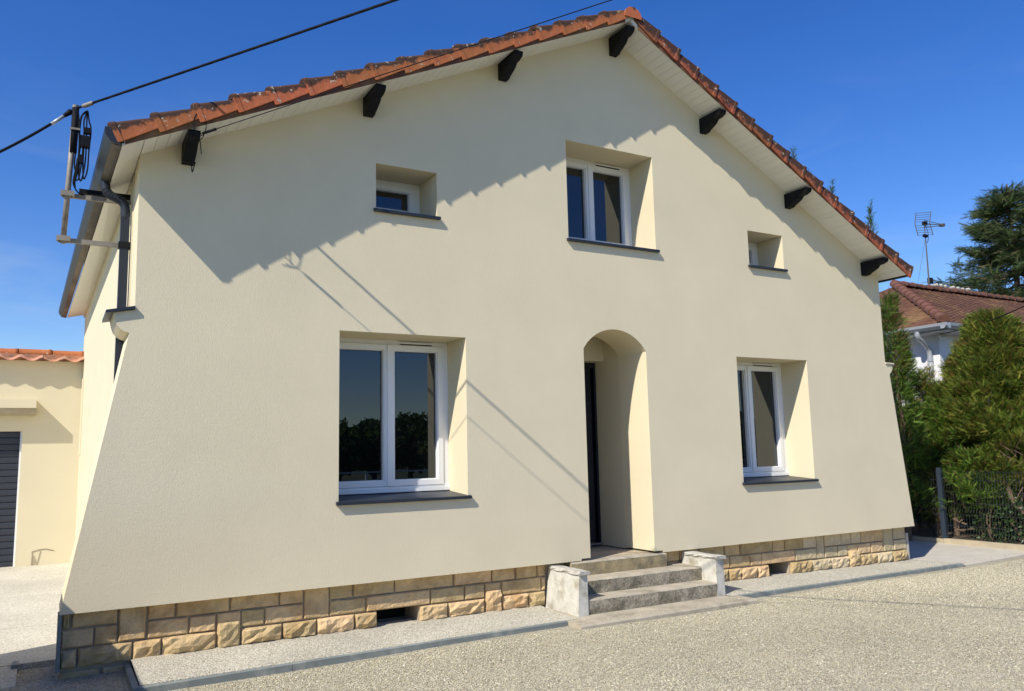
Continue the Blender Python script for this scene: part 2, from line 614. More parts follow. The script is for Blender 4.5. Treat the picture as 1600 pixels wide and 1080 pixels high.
def strip(x0, x1):
    b = MB()
    xs_ = np.linspace(x0, x1, 12)
    wz = lambda x: -0.047 - 0.055 * max(0, (x - 6.5) / 5)
    b.grid([[(x, 0.30, wz(x)) for x in xs_], [(x, 0.02, wz(x) - 0.002) for x in xs_],
            [(x, KY(x) + 0.03, -0.076 - 0.006 * max(0, (x - 6) / 5)) for x in xs_],
            [(x, KY(x) + 0.03, -0.2) for x in xs_]])
    return b


pv = link('pavement', strip(0.70, 4.93).mesh('pavement'), M['strip'], kind='structure')
strip(7.16, 11.78).build('pavement_bay', M['strip'], pv)


def kerb_run(pts, wd=0.036):
    for a, b in zip(pts, pts[1:]):
        a, b = Vector(a), Vector(b)
        t = (b - a).normalized()
        nrm = Vector((-t.y, t.x, 0)) * wd
        a2, b2 = a + t * 0.002, b - t * 0.002
        q = MB()
        lo = Vector((0, 0, -0.14))
        ch = 0.008
        q.hexa([a2 + lo, b2 + lo, b2 + lo + nrm, a2 + lo + nrm, a2 - Vector((0, 0, ch)), b2 - Vector((0, 0, ch)), b2 + nrm, a2 + nrm])
        q.build('kerb_stone', M['kerb'], kb)


kb = bpy.data.objects.new('kerb', None)
kb.location = (0.7, -0.7, GZ)
sc.collection.objects.link(kb)
tag(kb, kind='structure')
kz = -0.074
kerb_run([(0.645, 0.13, kz + .004), (0.645, -0.79, kz)], 0.045)
kerb_run([(0.645, -0.79, kz), (1.9, KY(1.9) - .02, kz), (3.35, KY(3.35), kz), (4.80, KY(4.8), kz)])
kerb_run([(7.28, KY(7.3), kz), (8.6, KY(8.6), kz - .003), (10.1, KY(10.1), kz - .006), (11.80, KY(11.8) - .01, kz - .008)])

mb = MB()
mb.grid([[(11.83, -0.68, -0.118), (14.0, -0.62, -0.10), (18, -0.55, -0.10)], [(11.83, 0.4, -0.118), (14.0, 0.4, -0.10), (18, 0.4, -0.10)],
         [(11.6, 9, -0.118), (14.0, 9, -0.10), (18, 9, -0.1)]])
mb.grid([[(11.83, -0.68, -0.2), (14.0, -0.62, -0.2), (18, -.55, -.2)], [(11.83, -0.68, -0.118), (14.0, -0.62, -0.10), (18, -.55, -.1)]])
link('path', mb.mesh('path'), M['slab'], kind='structure')
mb = MB().grid([[(14.06, y, -0.06 + 0.03 * math.sin(y * 3)), (16, y, 0.0), (40, y, 0)] for y in np.linspace(-6, 12, 19)])
link('earth_bank', mb.mesh('earth_bank'), M['dirt'], kind='structure')

DZ = lambda y: -0.080 - 0.045 * (max(0.65, y) - 0.65) / 8.4
for nm, seq in (('driveway', [0.68, 2.60]), ('driveway_bay', [2.615, 5.1]), ('driveway_bay', [5.115, 9.2])):
    mb = MB()
    y0, y1 = seq
    x0 = -6
    mb.hexa([(x0, y0, -0.2), (0.60, y0, -0.2), (0.60, y1, -0.2), (x0, y1, -0.2),
             (x0, y0, DZ(y0)), (0.60, y0, DZ(y0)), (0.60, y1, DZ(y1)), (x0, y1, DZ(y1))])
    if nm == 'driveway':
        dv = link(nm, mb.mesh(nm), M['drive'], kind='structure')
        # rough concrete nosing in front of the slab, with a stub of old kerb
    else:
        mb.build(nm, M['drive'], dv)
mb = MB()
mb.hexa([(-6, 0.05, -0.15), (-0.165, 0.05, -0.15), (-0.165, 0.677, -0.15), (-6, 0.677, -0.15),
         (-6, 0.05, -0.128), (-0.165, 0.05, -0.128), (-0.165, 0.677, -0.084), (-6, 0.677, -0.084)])
mb.build('driveway_ramp', M['drive'], dv)
MB().box(-0.21, -0.16, 0.56, 0.72, -0.18, -0.06).build('kerb_stub', M['kerb'], dv)

# ------------------------------------------------------------------ the house
house = thing('house', (6, 4.5, GZ), 'cream rendered gabled house with orange verge tiles, arched doorway and golden stone base', 'house')
FT = 0.58                                              # facade thickness
WD = 0.485                                             # depth of the window reveals
WIN = {                                                # x0, x1, z sill, z top
    'w': (2.5345, 3.985, 1.225, 2.976), 'u': (5.414, 6.792, 4.268, 5.545), 'r': (8.126, 9.527, 1.205, 2.9226),
    's': (2.929, 3.649, 4.313, 4.836), 'q': (8.485, 9.186, 4.231, 4.7485)}
DX0, DX1, DSP, DAP = 5.583, 6.5496, 2.925, 3.185       # doorway
ZL = lambda x: 4.535 + 0.4625 * (x - 0.6)              # soffit line, left / right slope
ZR = lambda x: 7.085 - 0.5365 * (x - 6.22)
RX = 6.20


def arc_pts(x0, x1, zs, za, n=20):
    h = (x1 - x0) / 2
    s = za - zs
    r = (h * h + s * s) / (2 * s)
    c = za - r
    a0 = math.asin(h / r)
    return [((x0 + x1) / 2 + r * math.sin(a), c + r * math.cos(a)) for a in np.linspace(-a0, a0, n)]


outline = [(0.13, 0.414), (5.455, 0.414), (5.455, 0.437), (DX0, 0.437)]
outline += arc_pts(DX0, DX1, DSP, DAP)
outline += [(DX1, 0.437), (6.685, 0.437), (6.685, 0.414), (11.707, 0.414), (11.407, 2.77), (11.43, 2.79), (11.46, 2.815), (11.485, 2.85), (11.495, 2.925),
            (11.318, 2.93), (11.318, ZR(11.318) + 0.02), (RX, ZL(RX) + 0.02), (0.606, ZL(0.606) + 0.02), (0.612, 3.06), (0.44, 3.025),
            (0.452, 2.965), (0.468, 2.915), (0.50, 2.876), (0.538, 2.853), (0.573, 2.846)]


def plate(name, outer, holes, thick, y0, mt, parent):
    cu = bpy.data.curves.new(name, 'CURVE')
    cu.dimensions = '2D'
    cu.fill_mode = 'BOTH'
    cu.extrude = thick / 2
    for lp in [outer] + holes:
        sp = cu.splines.new('POLY')
        sp.points.add(len(lp) - 1)
        for q, (a, b) in zip(sp.points, lp):
            q.co = (a, b, 0, 1)
        sp.use_cyclic_u = True
    tmp = bpy.data.objects.new('tmp', cu)
    sc.collection.objects.link(tmp)
    dg = bpy.context.evaluated_depsgraph_get()
    me = bpy.data.meshes.new_from_object(tmp.evaluated_get(dg))
    bpy.data.objects.remove(tmp)
    for v in me.vertices:
        x, y, z = v.co
        v.co = (x, y0 + thick / 2 - z, y)
    me.materials.clear()
    bm = bmesh.new()
    bm.from_mesh(me)
    bmesh.ops.remove_doubles(bm, verts=bm.verts, dist=1e-5)
    bmesh.ops.recalc_face_normals(bm, faces=bm.faces)
    bm.to_mesh(me)
    bm.free()
    me.name = name
    me.polygons.foreach_set('use_smooth', [False] * len(me.polygons))
    return link(name, me, mt, parent)


holes = [[(a, c), (b, c), (b, d), (a, d)] for a, b, c, d in WIN.values()]
gw = plate('gable_wall', outline, holes, FT, 0.0, M['render'], house)

# metal caps of the two corbels
def slab_pts(b, p0, p1, y0, y1, th):
    (xa, za), (xb, zb) = p0, p1
    b.hexa([(xa, y0, za), (xb, y0, zb), (xb, y1, zb), (xa, y1, za), (xa, y0, za + th), (xb, y0, zb + th), (xb, y1, zb + th), (xa, y1, za + th)])


mb = MB()
slab_pts(mb, (0.375, 3.012), (0.612, 3.064), -0.035, FT, 0.028)
mb.build('corbel_cap', M['anthracite'], house)
mb = MB()
slab_pts(mb, (11.318, 2.934), (11.515, 2.929), -0.02, FT, 0.02)
mb.build('corbel_cap', M['render_smooth'], house)

# flank walls and back
HB = 9.3
mb = MB()
mb.hexa([(0.60, FT, -0.2), (0.75, FT, -0.2), (0.61, HB, -0.2), (0.46, HB, -0.2), (0.60, FT, 4.52), (0.75, FT, 4.56), (0.61, HB, 4.56), (0.46, HB, 4.50)])
mb.build('flank_wall', M['render_smooth'], house)
mb = MB().box(11.15, 11.30, FT, HB, -0.2, 4.34)
mb.build('flank_wall', M['render_smooth'], house)
mb = MB().prism([(0.62, -0.2), (11.148, -0.2), (11.148, ZR(11.148)), (RX, ZL(RX)), (0.62, ZL(0.62) - 0.02)], lambda u, v, t: (u, t, v), HB - 0.15, HB)
mb.build('back_wall', M['render_smooth'], house)
# shallow render band running down the flank beside the garage
MB().hexa([(0.455, 8.55, 1.80), (0.49, 8.55, 1.80), (0.485, 8.9, 1.80), (0.450, 8.9, 1.80), (0.455, 8.55, 3.20), (0.49, 8.55, 3.20), (0.485, 8.9, 3.20), (0.450, 8.9, 3.20)]).build('conduit', M['render_smooth'], house)
mb = MB().box(0.583, 0.60, 1.02, 1.035, 3.0, 4.45)
mb.build('return_edge_line', M['gutter_in'], house)  # added dark strip drawing the edge between wing return and flank

# doorway chamber behind the barrel
mb = MB()
mb.box(DX1, DX1 + 0.2, FT, 1.6, 0.42, 3.4)
mb.box(DX0 - 0.2, DX0, FT, 1.6, 0.42, 3.4)
mb.box(DX0, DX1, FT + 0.002, 0.918, 3.30, 3.42)
mb.build('porch_wall', M['render_smooth'], house)
mb = MB().box(DX0, DX1, 0.918, 1.6, 2.898, 3.298)
mb.build('porch_lintel', M['render_smooth'], house)
dr = MB().box(DX0 + 0.075, DX1 - 0.075, 1.135, 1.19, 0.475, 2.825).build('door', M['door'], house)
f = MB()
f.box(DX0 + 0.001, DX0 + 0.07, 1.114, 1.2, 0.45, 2.895)
f.box(DX1 - 0.035, DX1 - 0.001, 1.114, 1.2, 0.45, 2.895)
f.box(DX0 + 0.07, DX1 - 0.035, 1.114, 1.2, 2.83, 2.895)
f.build('frame', M['door'], dr)
h_ = MB().tube([(6.285, 1.075, 0.62), (6.285, 1.075, 2.70)], 0.022, 10)
h_.tube([(6.285, 1.075, 0.9), (6.285, 1.14, 0.9)], 0.012, 6)
h_.tube([(6.285, 1.075, 2.4), (6.285, 1.14, 2.4)], 0.012, 6)
h_.build('handle', M['steel'], dr, smooth=True)
MB().box(DX0 + 0.002, DX1 - 0.002, 1.06, 1.2, 0.43, 0.449).build('threshold', M['galv'], dr)

# windows ---------------------------------------------------------------
def window(key, leaves, mull=None):
    x0, x1, z0, z1 = WIN[key]
    yb = WD
    zb = z0 + 0.055
    fw_ = 0.068
    frame = MB()
    e = 0.0015
    frame.box(x0 + e, x0 + fw_, yb, yb + 0.075, zb, z1 - e)
    frame.box(x1 - fw_, x1 - e, yb, yb + 0.075, zb, z1 - e)
    frame.box(x0 + fw_, x1 - fw_, yb, yb + 0.075, z1 - fw_ * 0.75, z1 - e)
    frame.box(x0 + fw_, x1 - fw_, yb, yb + 0.075, zb, zb + fw_ * 0.95)
    frame.box(x0 + e, x1 - e, yb - 0.028, yb - 0.001, zb + 0.002, zb + 0.040)     # drip nosing
    wd_ = frame.build('window', M['pvc'], house)
    xa, xb = x0 + fw_ + 0.004, x1 - fw_ - 0.004
    za, zt = zb + fw_ * 0.95 + 0.004, z1 - fw_ * 0.75 - 0.004
    gap = MB().box(x0 + fw_ - .002, x1 - fw_ + .002, yb + 0.067, yb + 0.072, za - 0.01, zt + 0.01)
    gap.build('gasket', M['gasket'], wd_)
    step = (xb - xa) / leaves
    for k in range(leaves):
        a, b = xa + k * step + (0.002 if k else 0), xa + (k + 1) * step - (0.002 if k < leaves - 1 else 0)
        s = 0.058
        ys_, ye = yb - 0.012, yb + 0.066
        sm = MB()
        for (p, q, r_, t_) in ((a, a + s, za, zt), (b - s, b, za, zt), (a + s, b - s, zt - s, zt), (a + s, b - s, za, za + s)):
            # bevelled sash profile: outer face set back towards the glass
            sm.box(p, q, ys_, ye, r_, t_)
        bead = 0.011
        sm.box(a + s, a + s + bead, ys_ + 0.018, ye, za + s, zt - s)
        sm.box(b - s - bead, b - s, ys_ + 0.018, ye, za + s, zt - s)
        sm.box(a + s + bead, b - s - bead, ys_ + 0.018, ye, zt - s - bead, zt - s)
        sm.box(a + s + bead, b - s - bead, ys_ + 0.018, ye, za + s, za + s + bead)
        sm.build('sash', M['pvc'], wd_)
        MB().box(a + s - 0.004, b - s + 0.004, ys_ + 0.060, ys_ + 0.072, za + s - 0.004, zt - s + 0.004).build('pane', M['glass'], wd_)
        if k == leaves - 1 and leaves == 2:
            c = (a + b) / 2
            MB().box(c - 0.19, c + 0.19, yb - 0.016, yb - 0.001, zt + 0.006, zt + 0.026).build('trickle_vent', M['gasket'], wd_)
            MB().box(c - 0.21, c + 0.21, yb - 0.024, yb - 0.0165, zt + 0.016, zt + 0.034).build('vent_hood', M['pvc'], wd_)
    if leaves == 2:
        c = (x0 + x1) / 2
        MB().box(c - 0.026, c + 0.026, yb - 0.026, yb - 0.0125, za + 0.004, zt - 0.004).build('mullion', M['pvc'], wd_)
    sl = MB()
    zl = z0 + 0.012
    o = 0.028
    sl.hexa([(x0 + .0015, -0.002, zl - 0.004), (x1 - .0015, -0.002, zl - 0.004), (x1 - .0015, yb + 0.05, zb - 0.012), (x0 + .0015, yb + 0.05, zb - 0.012),
             (x0 + .0015, -0.002, zl), (x1 - .0015, -0.002, zl), (x1 - .0015, yb + 0.05, zb - 0.002), (x0 + .0015, yb + 0.05, zb - 0.002)])
    sl.hexa([(x0 - o, -0.045, zl - 0.036), (x1 + o, -0.045, zl - 0.036), (x1 + o, -0.003, zl - 0.034), (x0 - o, -0.003, zl - 0.034),
             (x0 - o, -0.045, zl - 0.006), (x1 + o, -0.045, zl - 0.006), (x1 + o, -0.003, zl + 0.001), (x0 - o, -0.003, zl + 0.001)])
    sl.build('sill', M['anthracite'], wd_)


window('w', 2)
window('u', 2)
window('r', 2)
window('s', 1)
window('q', 1)

# roof ------------------------------------------------------------------
OV = 0.45                                              # verge overhang in front of the facade
roof = part_empty('roof', house)


def slope_sheet():
    b = MB()
    n = 16
    for side in (0, 1):
        rows = []
        for i in range(n * 2 + 1):
            t = (i // 2 + (i % 2)) / n if i < n * 2 else 1
            t = min(1, (i + 1) // 2 / n)
            lift = 0.035 if i % 2 == 0 else 0.0
            if side == 0:
                x = 0.30 + t * (RX - 0.30)
                z = ZL(x) + 0.135 + lift
            else:
                x = 11.62 - t * (11.62 - RX)
                z = ZR(x) + 0.135 + lift
            rows.append([(x, y, z + 0.022 * math.cos(2 * math.pi * (y + 0.1) / 0.24)) for y in np.arange(-0.20, HB + 0.5, 0.06)])
        b.grid(rows)
    return b


ts = slope_sheet().build('tile_field', M['tile'], roof)
tag(ts, kind='stuff')
# decking under the tiles, above the soffit boards
mb = MB()
mb.prism([(0.44, ZL(0.44) + 0.016), (RX, ZL(RX) + 0.016), (RX, ZL(RX) + 0.09), (0.44, ZL(0.44) + 0.09)], lambda u, v, t: (u, t, v), -OV + 0.03, HB + 0.35)
mb.prism([(11.42, ZR(11.42) + 0.016), (RX + .001, ZR(RX) + 0.016), (RX + .001, ZR(RX) + 0.09), (11.42, ZR(11.42) + 0.09)], lambda u, v, t: (u, t, v), -OV + 0.03, HB + 0.35)
mb.build('decking', M['soffit'], roof)


def verge_tile_mesh(L, lift, H=0.162):
    """local frame: +x up the slope, -y to the front, z normal to the slope; lower end is the thick butt"""
    b = MB()
    TH, BK = 0.018, 0.22
    r = 0.028
    prof = [(0.0, 0.0), (0.0, H - r)]
    for k in range(1, 5):
        a = k / 4 * math.pi / 2
        prof.append((r - r * math.cos(a), H - r + r * math.sin(a)))
    prof += [(BK * 0.45, H + 0.012), (BK, H - 0.006), (BK, H - 0.006 - TH), (BK * 0.45, H - TH), (r + 0.01, H - TH - 0.006),
             (TH + 0.004, H - r - TH), (TH, 0.0)]
    ends = []
    # (distance up the slope, top offset, bottom offset, sideways): deep at the butt, shallow where it slides under the next
    secs = [(-0.014, lift - 0.004, 0.006, -0.004), (-0.010, lift + 0.004, 0.0, -0.010), (0.032, lift + 0.002, 0.0, -0.009), (0.046, lift - 0.006, 0.004, -0.001),
            (L * 0.7, 0.004, 0.028, 0.001), (L + 0.02, -0.016, 0.044, 0.005)]
    n = len(prof)
    for (x, dt, db, dy) in secs:
        ends.append([(x, p + dy, db + q * (H + dt - db) / H) for p, q in prof])
    base = 0
    for e_ in ends:
        b.v += e_
    for i in range(len(ends) - 1):
        for k in range(n):
            b.f.append((i * n + k, i * n + (k + 1) % n, (i + 1) * n + (k + 1) % n, (i + 1) * n + k))
    b.f.append(tuple(range(n)))
    b.f.append(tuple((len(ends) - 1) * n + k for k in range(n - 1, -1, -1)))
    return b


def verge(p0, p1, count, sgn, H, mt):
    a, b = Vector(p0), Vector(p1)
    d = (b - a)
    L = d.length / count
    ang = math.atan2(d.z, d.x)
    me = verge_tile_mesh(L, 0.034, H)
    if sgn < 0:
        for i, v in enumerate(me.v):
            me.v[i] = (-v[0], v[1], v[2])
    mesh = me.mesh('verge_tile')
    mesh.polygons.foreach_set('use_smooth', [False] * len(mesh.polygons))
    for k in range(count):
        o = link('verge_tile', mesh, mt, roof)
        o.location = a + d * (k / count) + Vector((0, random.uniform(-0.006, 0.006), random.uniform(-0.006, 0.006)))
        rx = ang if sgn > 0 else ang - math.pi
        o.rotation_euler = (random.uniform(-0.02, 0.02), -rx + random.uniform(-0.010, 0.010), random.uniform(-0.008, 0.008))


verge((0.400, -OV, 4.468), (6.17, -OV, 7.118), 17, 1, 0.155, M['tile'])
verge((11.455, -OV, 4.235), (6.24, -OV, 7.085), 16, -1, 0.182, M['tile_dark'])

# red-brown battens peeping below the right verge tiles
mb = MB()
mb.prism([(11.40, ZR(11.40) - 0.012), (6.3, ZR(6.3) - 0.012), (6.3, ZR(6.3) + 0.06), (11.40, ZR(11.40) + 0.06)], lambda u, v, t: (u, t, v), -OV + 0.022, -OV + 0.029)
mb.build('verge_batten', M['tile_old'], roof)
mb = MB()
mb.prism([(0.45, ZL(0.45) - 0.004), (6.1, ZL(6.1) - 0.004), (6.1, ZL(6.1) + 0.06), (0.45, ZL(0.45) + 0.06)], lambda u, v, t: (u, t, v), -OV + 0.022, -OV + 0.029)
mb.build('verge_batten', M['tile_old'], roof)

# ridge tiles
def ridge_mesh(L, r0, r1, endcap):
    b = MB()
    rows = []
    for (y, r_) in ((0, r0), (L * 0.12, r0 * 0.98), (L * 0.14, r0 * 0.93), (L, r1)):
        rows.append([(math.cos(a) * r_, y, math.sin(a) * r_ * 0.95) for a in np.linspace(-0.15, math.pi + 0.15, 13)])
    rows2 = [[(x * 0.88, y, z * 0.88) for x, y, z in r_] for r_ in rows]
    b.grid(rows)
    b.grid(rows2)
    n = 13
    for k in range(n - 1):
        b.f.append((k, k + 1, 4 * n + k + 1, 4 * n + k))
    if endcap:
        m0 = len(b.v)
        b.v += [(x, -0.002, z) for x, y, z in rows[0]]
        b.f.append(tuple(range(m0, m0 + n)))
    return b


rm0 = ridge_mesh(0.42, 0.135, 0.115, True).mesh('ridge_tile')
rm1 = ridge_mesh(0.42, 0.135, 0.115, False).mesh('ridge_tile')
for k in range(24):
    o = link('ridge_tile', rm0 if k == 0 else rm1, M['tile'], roof)
    o.location = (6.205, -OV - 0.012 + k * 0.40, 7.165 + 0.004 * (k % 2))
    o.rotation_euler = (0, 0, 0)

# soffit boards (tongue and groove), laid across the overhang
bw = 0.108
def boards(xa, xb, zf, n):
    for k in range(n):
        a = xa + (xb - xa) * k / n
        b = xa + (xb - xa) * (k + 1) / n
        g = 0.0035 * (1 if xb > xa else -1)
        q = MB()
        q.prism([(a, zf(a)), (b - g, zf(b - g)), (b - g, zf(b - g) + 0.012), (a, zf(a) + 0.012)], lambda u, v, t: (u, t, v), -OV + 0.028, -0.001)
        q.build('soffit_board', M['soffit'], roof)


boards(0.61, RX - 0.02, ZL, 52)
boards(11.31, RX + 0.02, ZR, 50)
# eaves soffits along the flanks
mb = MB()
mb.hexa([(0.425, -OV + 0.03, ZL(0.425) - 0.012), (0.605, -OV + 0.03, ZL(0.605) - 0.002), (0.60, -0.001, ZL(0.60) - .002), (0.415, -0.001, ZL(0.41) - 0.012),
         (0.425, -OV + 0.03, ZL(0.425) + 0.012), (0.605, -OV + 0.03, ZL(0.605) + 0.013), (0.60, -0.001, ZL(0.60) + .013), (0.415, -0.001, ZL(0.41) + 0.012)])
mb.build('eaves_soffit', M['soffit'], roof)
mb = MB()
mb.hexa([(0.415, 0.0, ZL(0.42) - 0.012), (0.598, 0.0, ZL(0.60) - 0.002), (0.50, HB + .2, ZL(0.58) - .002), (0.165, HB + .2, ZL(0.42) - 0.012),
         (0.415, 0.0, ZL(0.42) + 0.012), (0.598, 0.0, ZL(0.60) + 0.013), (0.50, HB + .2, ZL(0.58) + .013), (0.165, HB + .2, ZL(0.42) + 0.012)])
mb.build('eaves_soffit', M['soffit'], roof)
mb = MB()
mb.hexa([(11.315, -OV + .03, ZR(11.315) - .003), (11.425, -OV + .03, ZR(11.425) - .01), (11.425, HB, ZR(11.425) - .01), (11.315, HB, ZR(11.315) - .003),
         (11.315, -OV + .03, ZR(11.315) + .013), (11.425, -OV + .03, ZR(11.425) + .012), (11.425, HB, ZR(11.425) + .012), (11.315, HB, ZR(11.315) + .013)])
mb.build('eaves_soffit', M['soffit'], roof)

# carved purlin ends
PROF = [(0.0, 0.0), (-0.40, 0.0), (-0.415, -0.03), (-0.40, -0.085), (-0.33, -0.12), (-0.27, -0.125), (-0.245, -0.165), (-0.235, -0.18),
        (-0.17, -0.225), (-0.10, -0.265), (-0.085, -0.29), (0.0, -0.30)]
for x, zf, s in ((1.02, ZL, 0.70), (2.835, ZL, 0.70), (4.525, ZL, 0.70), (6.205, None, 0.80), (7.73, ZR, 0.70), (9.34, ZR, 0.70), (10.965, ZR, 0.70)):
    t = 0.055
    zt = (min(ZL(x - t), ZR(x + t)) if zf is None else min(zf(x - t), zf(x + t))) + 0.006
    b = MB().prism([(u, v * s) for u, v in PROF], lambda u, v, q: (q, u - 0.001, v + zt), x - t, x + t)
    b.build('purlin_end', M['black'], house)

# gutters ----------------------------------------------------------------
def skew(y):                                           # the eaves run slightly out of square
    return -0.0272 * (y + OV)


gt = MB()
Y0, Y1 = -OV - 0.005, HB + 0.25
prof = [(0.405, 4.445), (0.405, 4.575), (0.395, 4.575), (0.395, 4.46), (0.345, 4.465), (0.302, 4.52), (0.297, 4.585), (0.284, 4.59), (0.283, 4.575),
        (0.289, 4.52), (0.338, 4.452)]
gt.prism(prof, lambda u, v, t: (u + skew(t), t, v), Y0, Y1)
gobj = gt.build('gutter', M['anthracite'], house)
gr = MB()
for k in range(7):
    a = 0.343 + k * 0.0082
    gr.prism([(a, 4.4585 - 0.0022 * k), (a + 0.007, 4.4570 - 0.0022 * k), (a + 0.007, 4.449 - 0.0022 * k), (a, 4.451 - 0.0022 * k)],
             lambda u, v, t: (u + skew(t), t, v), Y0 + 0.03, Y1 - 0.02)
gr.build('gutter_rib', M['gutter_in'], gobj)
MB().prism([(0.289, 4.522), (0.338, 4.452), (0.404, 4.446), (0.404, 4.577), (0.286, 4.583)], lambda u, v, t: (u, t, v), Y0 - 0.004, Y0 - 0.0005).build('end_cap', M['anthracite'], gobj)
MB().prism([(0.406, 4.44), (0.418, 4.436), (0.418, 4.58), (0.406, 4.58)], lambda u, v, t: (u + skew(t), t, v), Y0 + 0.02, Y1).build('fascia', M['gutter_in'], gobj)

g2 = MB()
prof = [(11.45, 4.262), (11.51, 4.265), (11.53, 4.285), (11.535, 4.345), (11.56, 4.350), (11.558, 4.372), (11.528, 4.368), (11.518, 4.29), (11.45, 4.28)]
g2.prism(prof, lambda u, v, t: (u, t, v), -OV + 0.03, HB + 0.2)
g2.build('gutter', M['anthracite'], house)

# downpipe with corrugated swan neck
dp_y = 0.66
dp = MB()
pts, rad = [], []
ctrl = [(0.345, dp_y, 4.50), (0.352, dp_y, 4.60 - 0.16), (0.362, dp_y, 4.36), (0.40, dp_y, 4.31), (0.455, dp_y, 4.285), (0.515, dp_y, 4.25), (0.54, dp_y, 4.18), (0.542, dp_y, 4.08)]
N_ = 44
for i in range(N_ + 1):
    u = i / N_ * (len(ctrl) - 1)
    k = min(int(u), len(ctrl) - 2)
    fr = u - k
    p = [Vector(ctrl[max(0, min(len(ctrl) - 1, k + q))]) for q in (-1, 0, 1, 2)]
    c = 0.5 * ((2 * p[1]) + (-p[0] + p[2]) * fr + (2 * p[0] - 5 * p[1] + 4 * p[2] - p[3]) * fr ** 2 + (-p[0] + 3 * p[1] - 3 * p[2] + p[3]) * fr ** 3)
    pts.append(c)
    rad.append(0.043 + (0.0035 if (i % 3 == 0 and 10 < i < 36) else 0))
dp.tube(pts, rad, 14)
dpo = dp.build('downpipe', M['anthracite'], house, smooth=True)
MB().box(0.502, 0.582, dp_y - 0.04, dp_y + 0.04, -0.05, 4.10).build('pipe_run', M['anthracite'], dpo)
MB().box(0.49, 0.602, dp_y - 0.05, dp_y + 0.05, 3.78, 3.84).build('pipe_clip', M['black'], dpo)

# stone base ---------------------------------------------------------------
RC = 0.12
base = MB()
vents = [tuple(at(p, 960, y=RC).x for p in (589, 655)), tuple(at(p, 885, y=RC).x for p in (1199, 1234))]
cuts = [0.15, vents[0][0], vents[0][1], vents[1][0], vents[1][1], 11.655]
for a, b in ((cuts[0], cuts[1]), (cuts[2], cuts[3]), (cuts[4], cuts[5])):
    base.box(a, b, RC + 0.020, FT, -0.3, 0.412)
for a, b in vents:
    base.box(a, b, RC + 0.020, FT, 0.11, 0.412)
base.box(0.15, 11.655, FT + 0.002, FT + 0.1, -0.3, 0.40)
sb = base.build('stone_base', M['mortar'], house)
for a, b in vents:
    MB().box(a, b, FT - 0.06, FT - 0.004, -0.06, 0.109).build('air_vent', M['dark'], sb)

CUR_STONE = [0]


def stone(xa, xb, za, zb, rough, pale=False, y0=RC):
    j = 0.0065 + random.uniform(0, .004)
    xa, xb, za, zb = xa + j, xb - j, za + j, zb - j
    if xb - xa < 0.02:
        return
    nx = max(4, min(9, 2 + int((xb - xa) / 0.055)))
    nz_ = max(3, min(6, 2 + int((zb - za) / 0.045)))
    out = random.uniform(0.004, 0.016) if not rough else random.uniform(0.030, 0.05)
    amp = 0.004 if not rough else 0.016
    wob = [random.uniform(-0.006, 0.006) for _ in range(4)]
    rows = []
    tilt = random.uniform(-0.01, 0.01)
    for i in range(nz_ + 1):
        ez = min(0.25, (0.016 if rough else 0.010) / (zb - za))
        ex = min(0.25, (0.016 if rough else 0.010) / (xb - xa))
        v = (0, 1)[i > 0] if i in (0, nz_) else ez + (1 - 2 * ez) * (i - 1) / max(1, nz_ - 2)
        row = []
        for k in range(nx + 1):
            u = (0, 1)[k > 0] if k in (0, nx) else ex + (1 - 2 * ex) * (k - 1) / max(1, nx - 2)
            edge = (i in (0, nz_)) or (k in (0, nx))
            x = xa + (xb - xa) * u + (wob[0] * (1 - u) + wob[1] * u) * (0.5 - abs(v - 0.5))
            z = za + (zb - za) * v + (wob[2] * (1 - v) + wob[3] * v) * (0.5 - abs(u - 0.5)) * 1.4
            bulge = (1 - (2 * abs(u - 0.5)) ** 5) * (1 - (2 * abs(v - 0.5)) ** 4)
            y = y0 - (0.0 if edge else out * ((0.45 + 0.55 * bulge) if rough else 1.0) + random.uniform(-amp, amp) + tilt * (u - 0.5))
            if rough and not edge:
                x += random.uniform(-0.008, 0.008)
                z += random.uniform(-0.006, 0.006)
                y -= 0.014 * (v - 0.35)
            if rough and edge:
                y -= 0.004 + random.uniform(0, 0.010)
            row.append((x, y, z))
        rows.append(row)
    b = MB().grid(rows)
    # returns to the bed behind
    n = nx + 1
    rim = [(0, k) for k in range(n)] + [(i, nx) for i in range(1, nz_ + 1)] + [(nz_, k) for k in range(nx - 1, -1, -1)] + [(i, 0) for i in range(nz_ - 1, 0, -1)]
    m0 = len(b.v)
    for (i, k) in rim:
        x, y, z = rows[i][k]
        b.v.append((x, RC + 0.06, z))
    idx = [i * n + k for i, k in rim]
    for a in range(len(rim)):
        c = (a + 1) % len(rim)
        b.f.append((idx[a], idx[c], m0 + c, m0 + a))
    me = b.mesh('stone')
    if rough:
        pass
    link('stone', me, M['stone_pale' if pale else 'stone'], sb)


def X_(p, ref):
    return at(p, ref, y=RC).x


# courses read off the photograph: joints in photo pixels, (first, last) course covered by tall stones
Z = [0.414, 0.268, 0.108, -0.058]
def course(row, joints, refy, pale_from=1e9):
    xs_ = [X_(p, refy(p)) for p in joints]
    for p, a, b in zip(joints, xs_, xs_[1:]):
        drop = 0.05 * max(0, (a - 6.5) / 5)
        r0, r1 = row if isinstance(row, tuple) else (row, row)
        zt, zb_ = Z[r0] - drop * (r0 > 0), Z[r1 + 1] - drop
        stone(a, b, zb_, zt + (0.02 if r0 == 0 else 0), r1 == 2 and r0 == 2, p > pale_from and random.random() < 0.6)
        if r0 < r1 == 2:                               # quoin-like upright with a rugged foot
            stone(a + 0.004, b - 0.004, zb_ - 0.003, Z[2] - drop + 0.075, True, False, RC - 0.012)


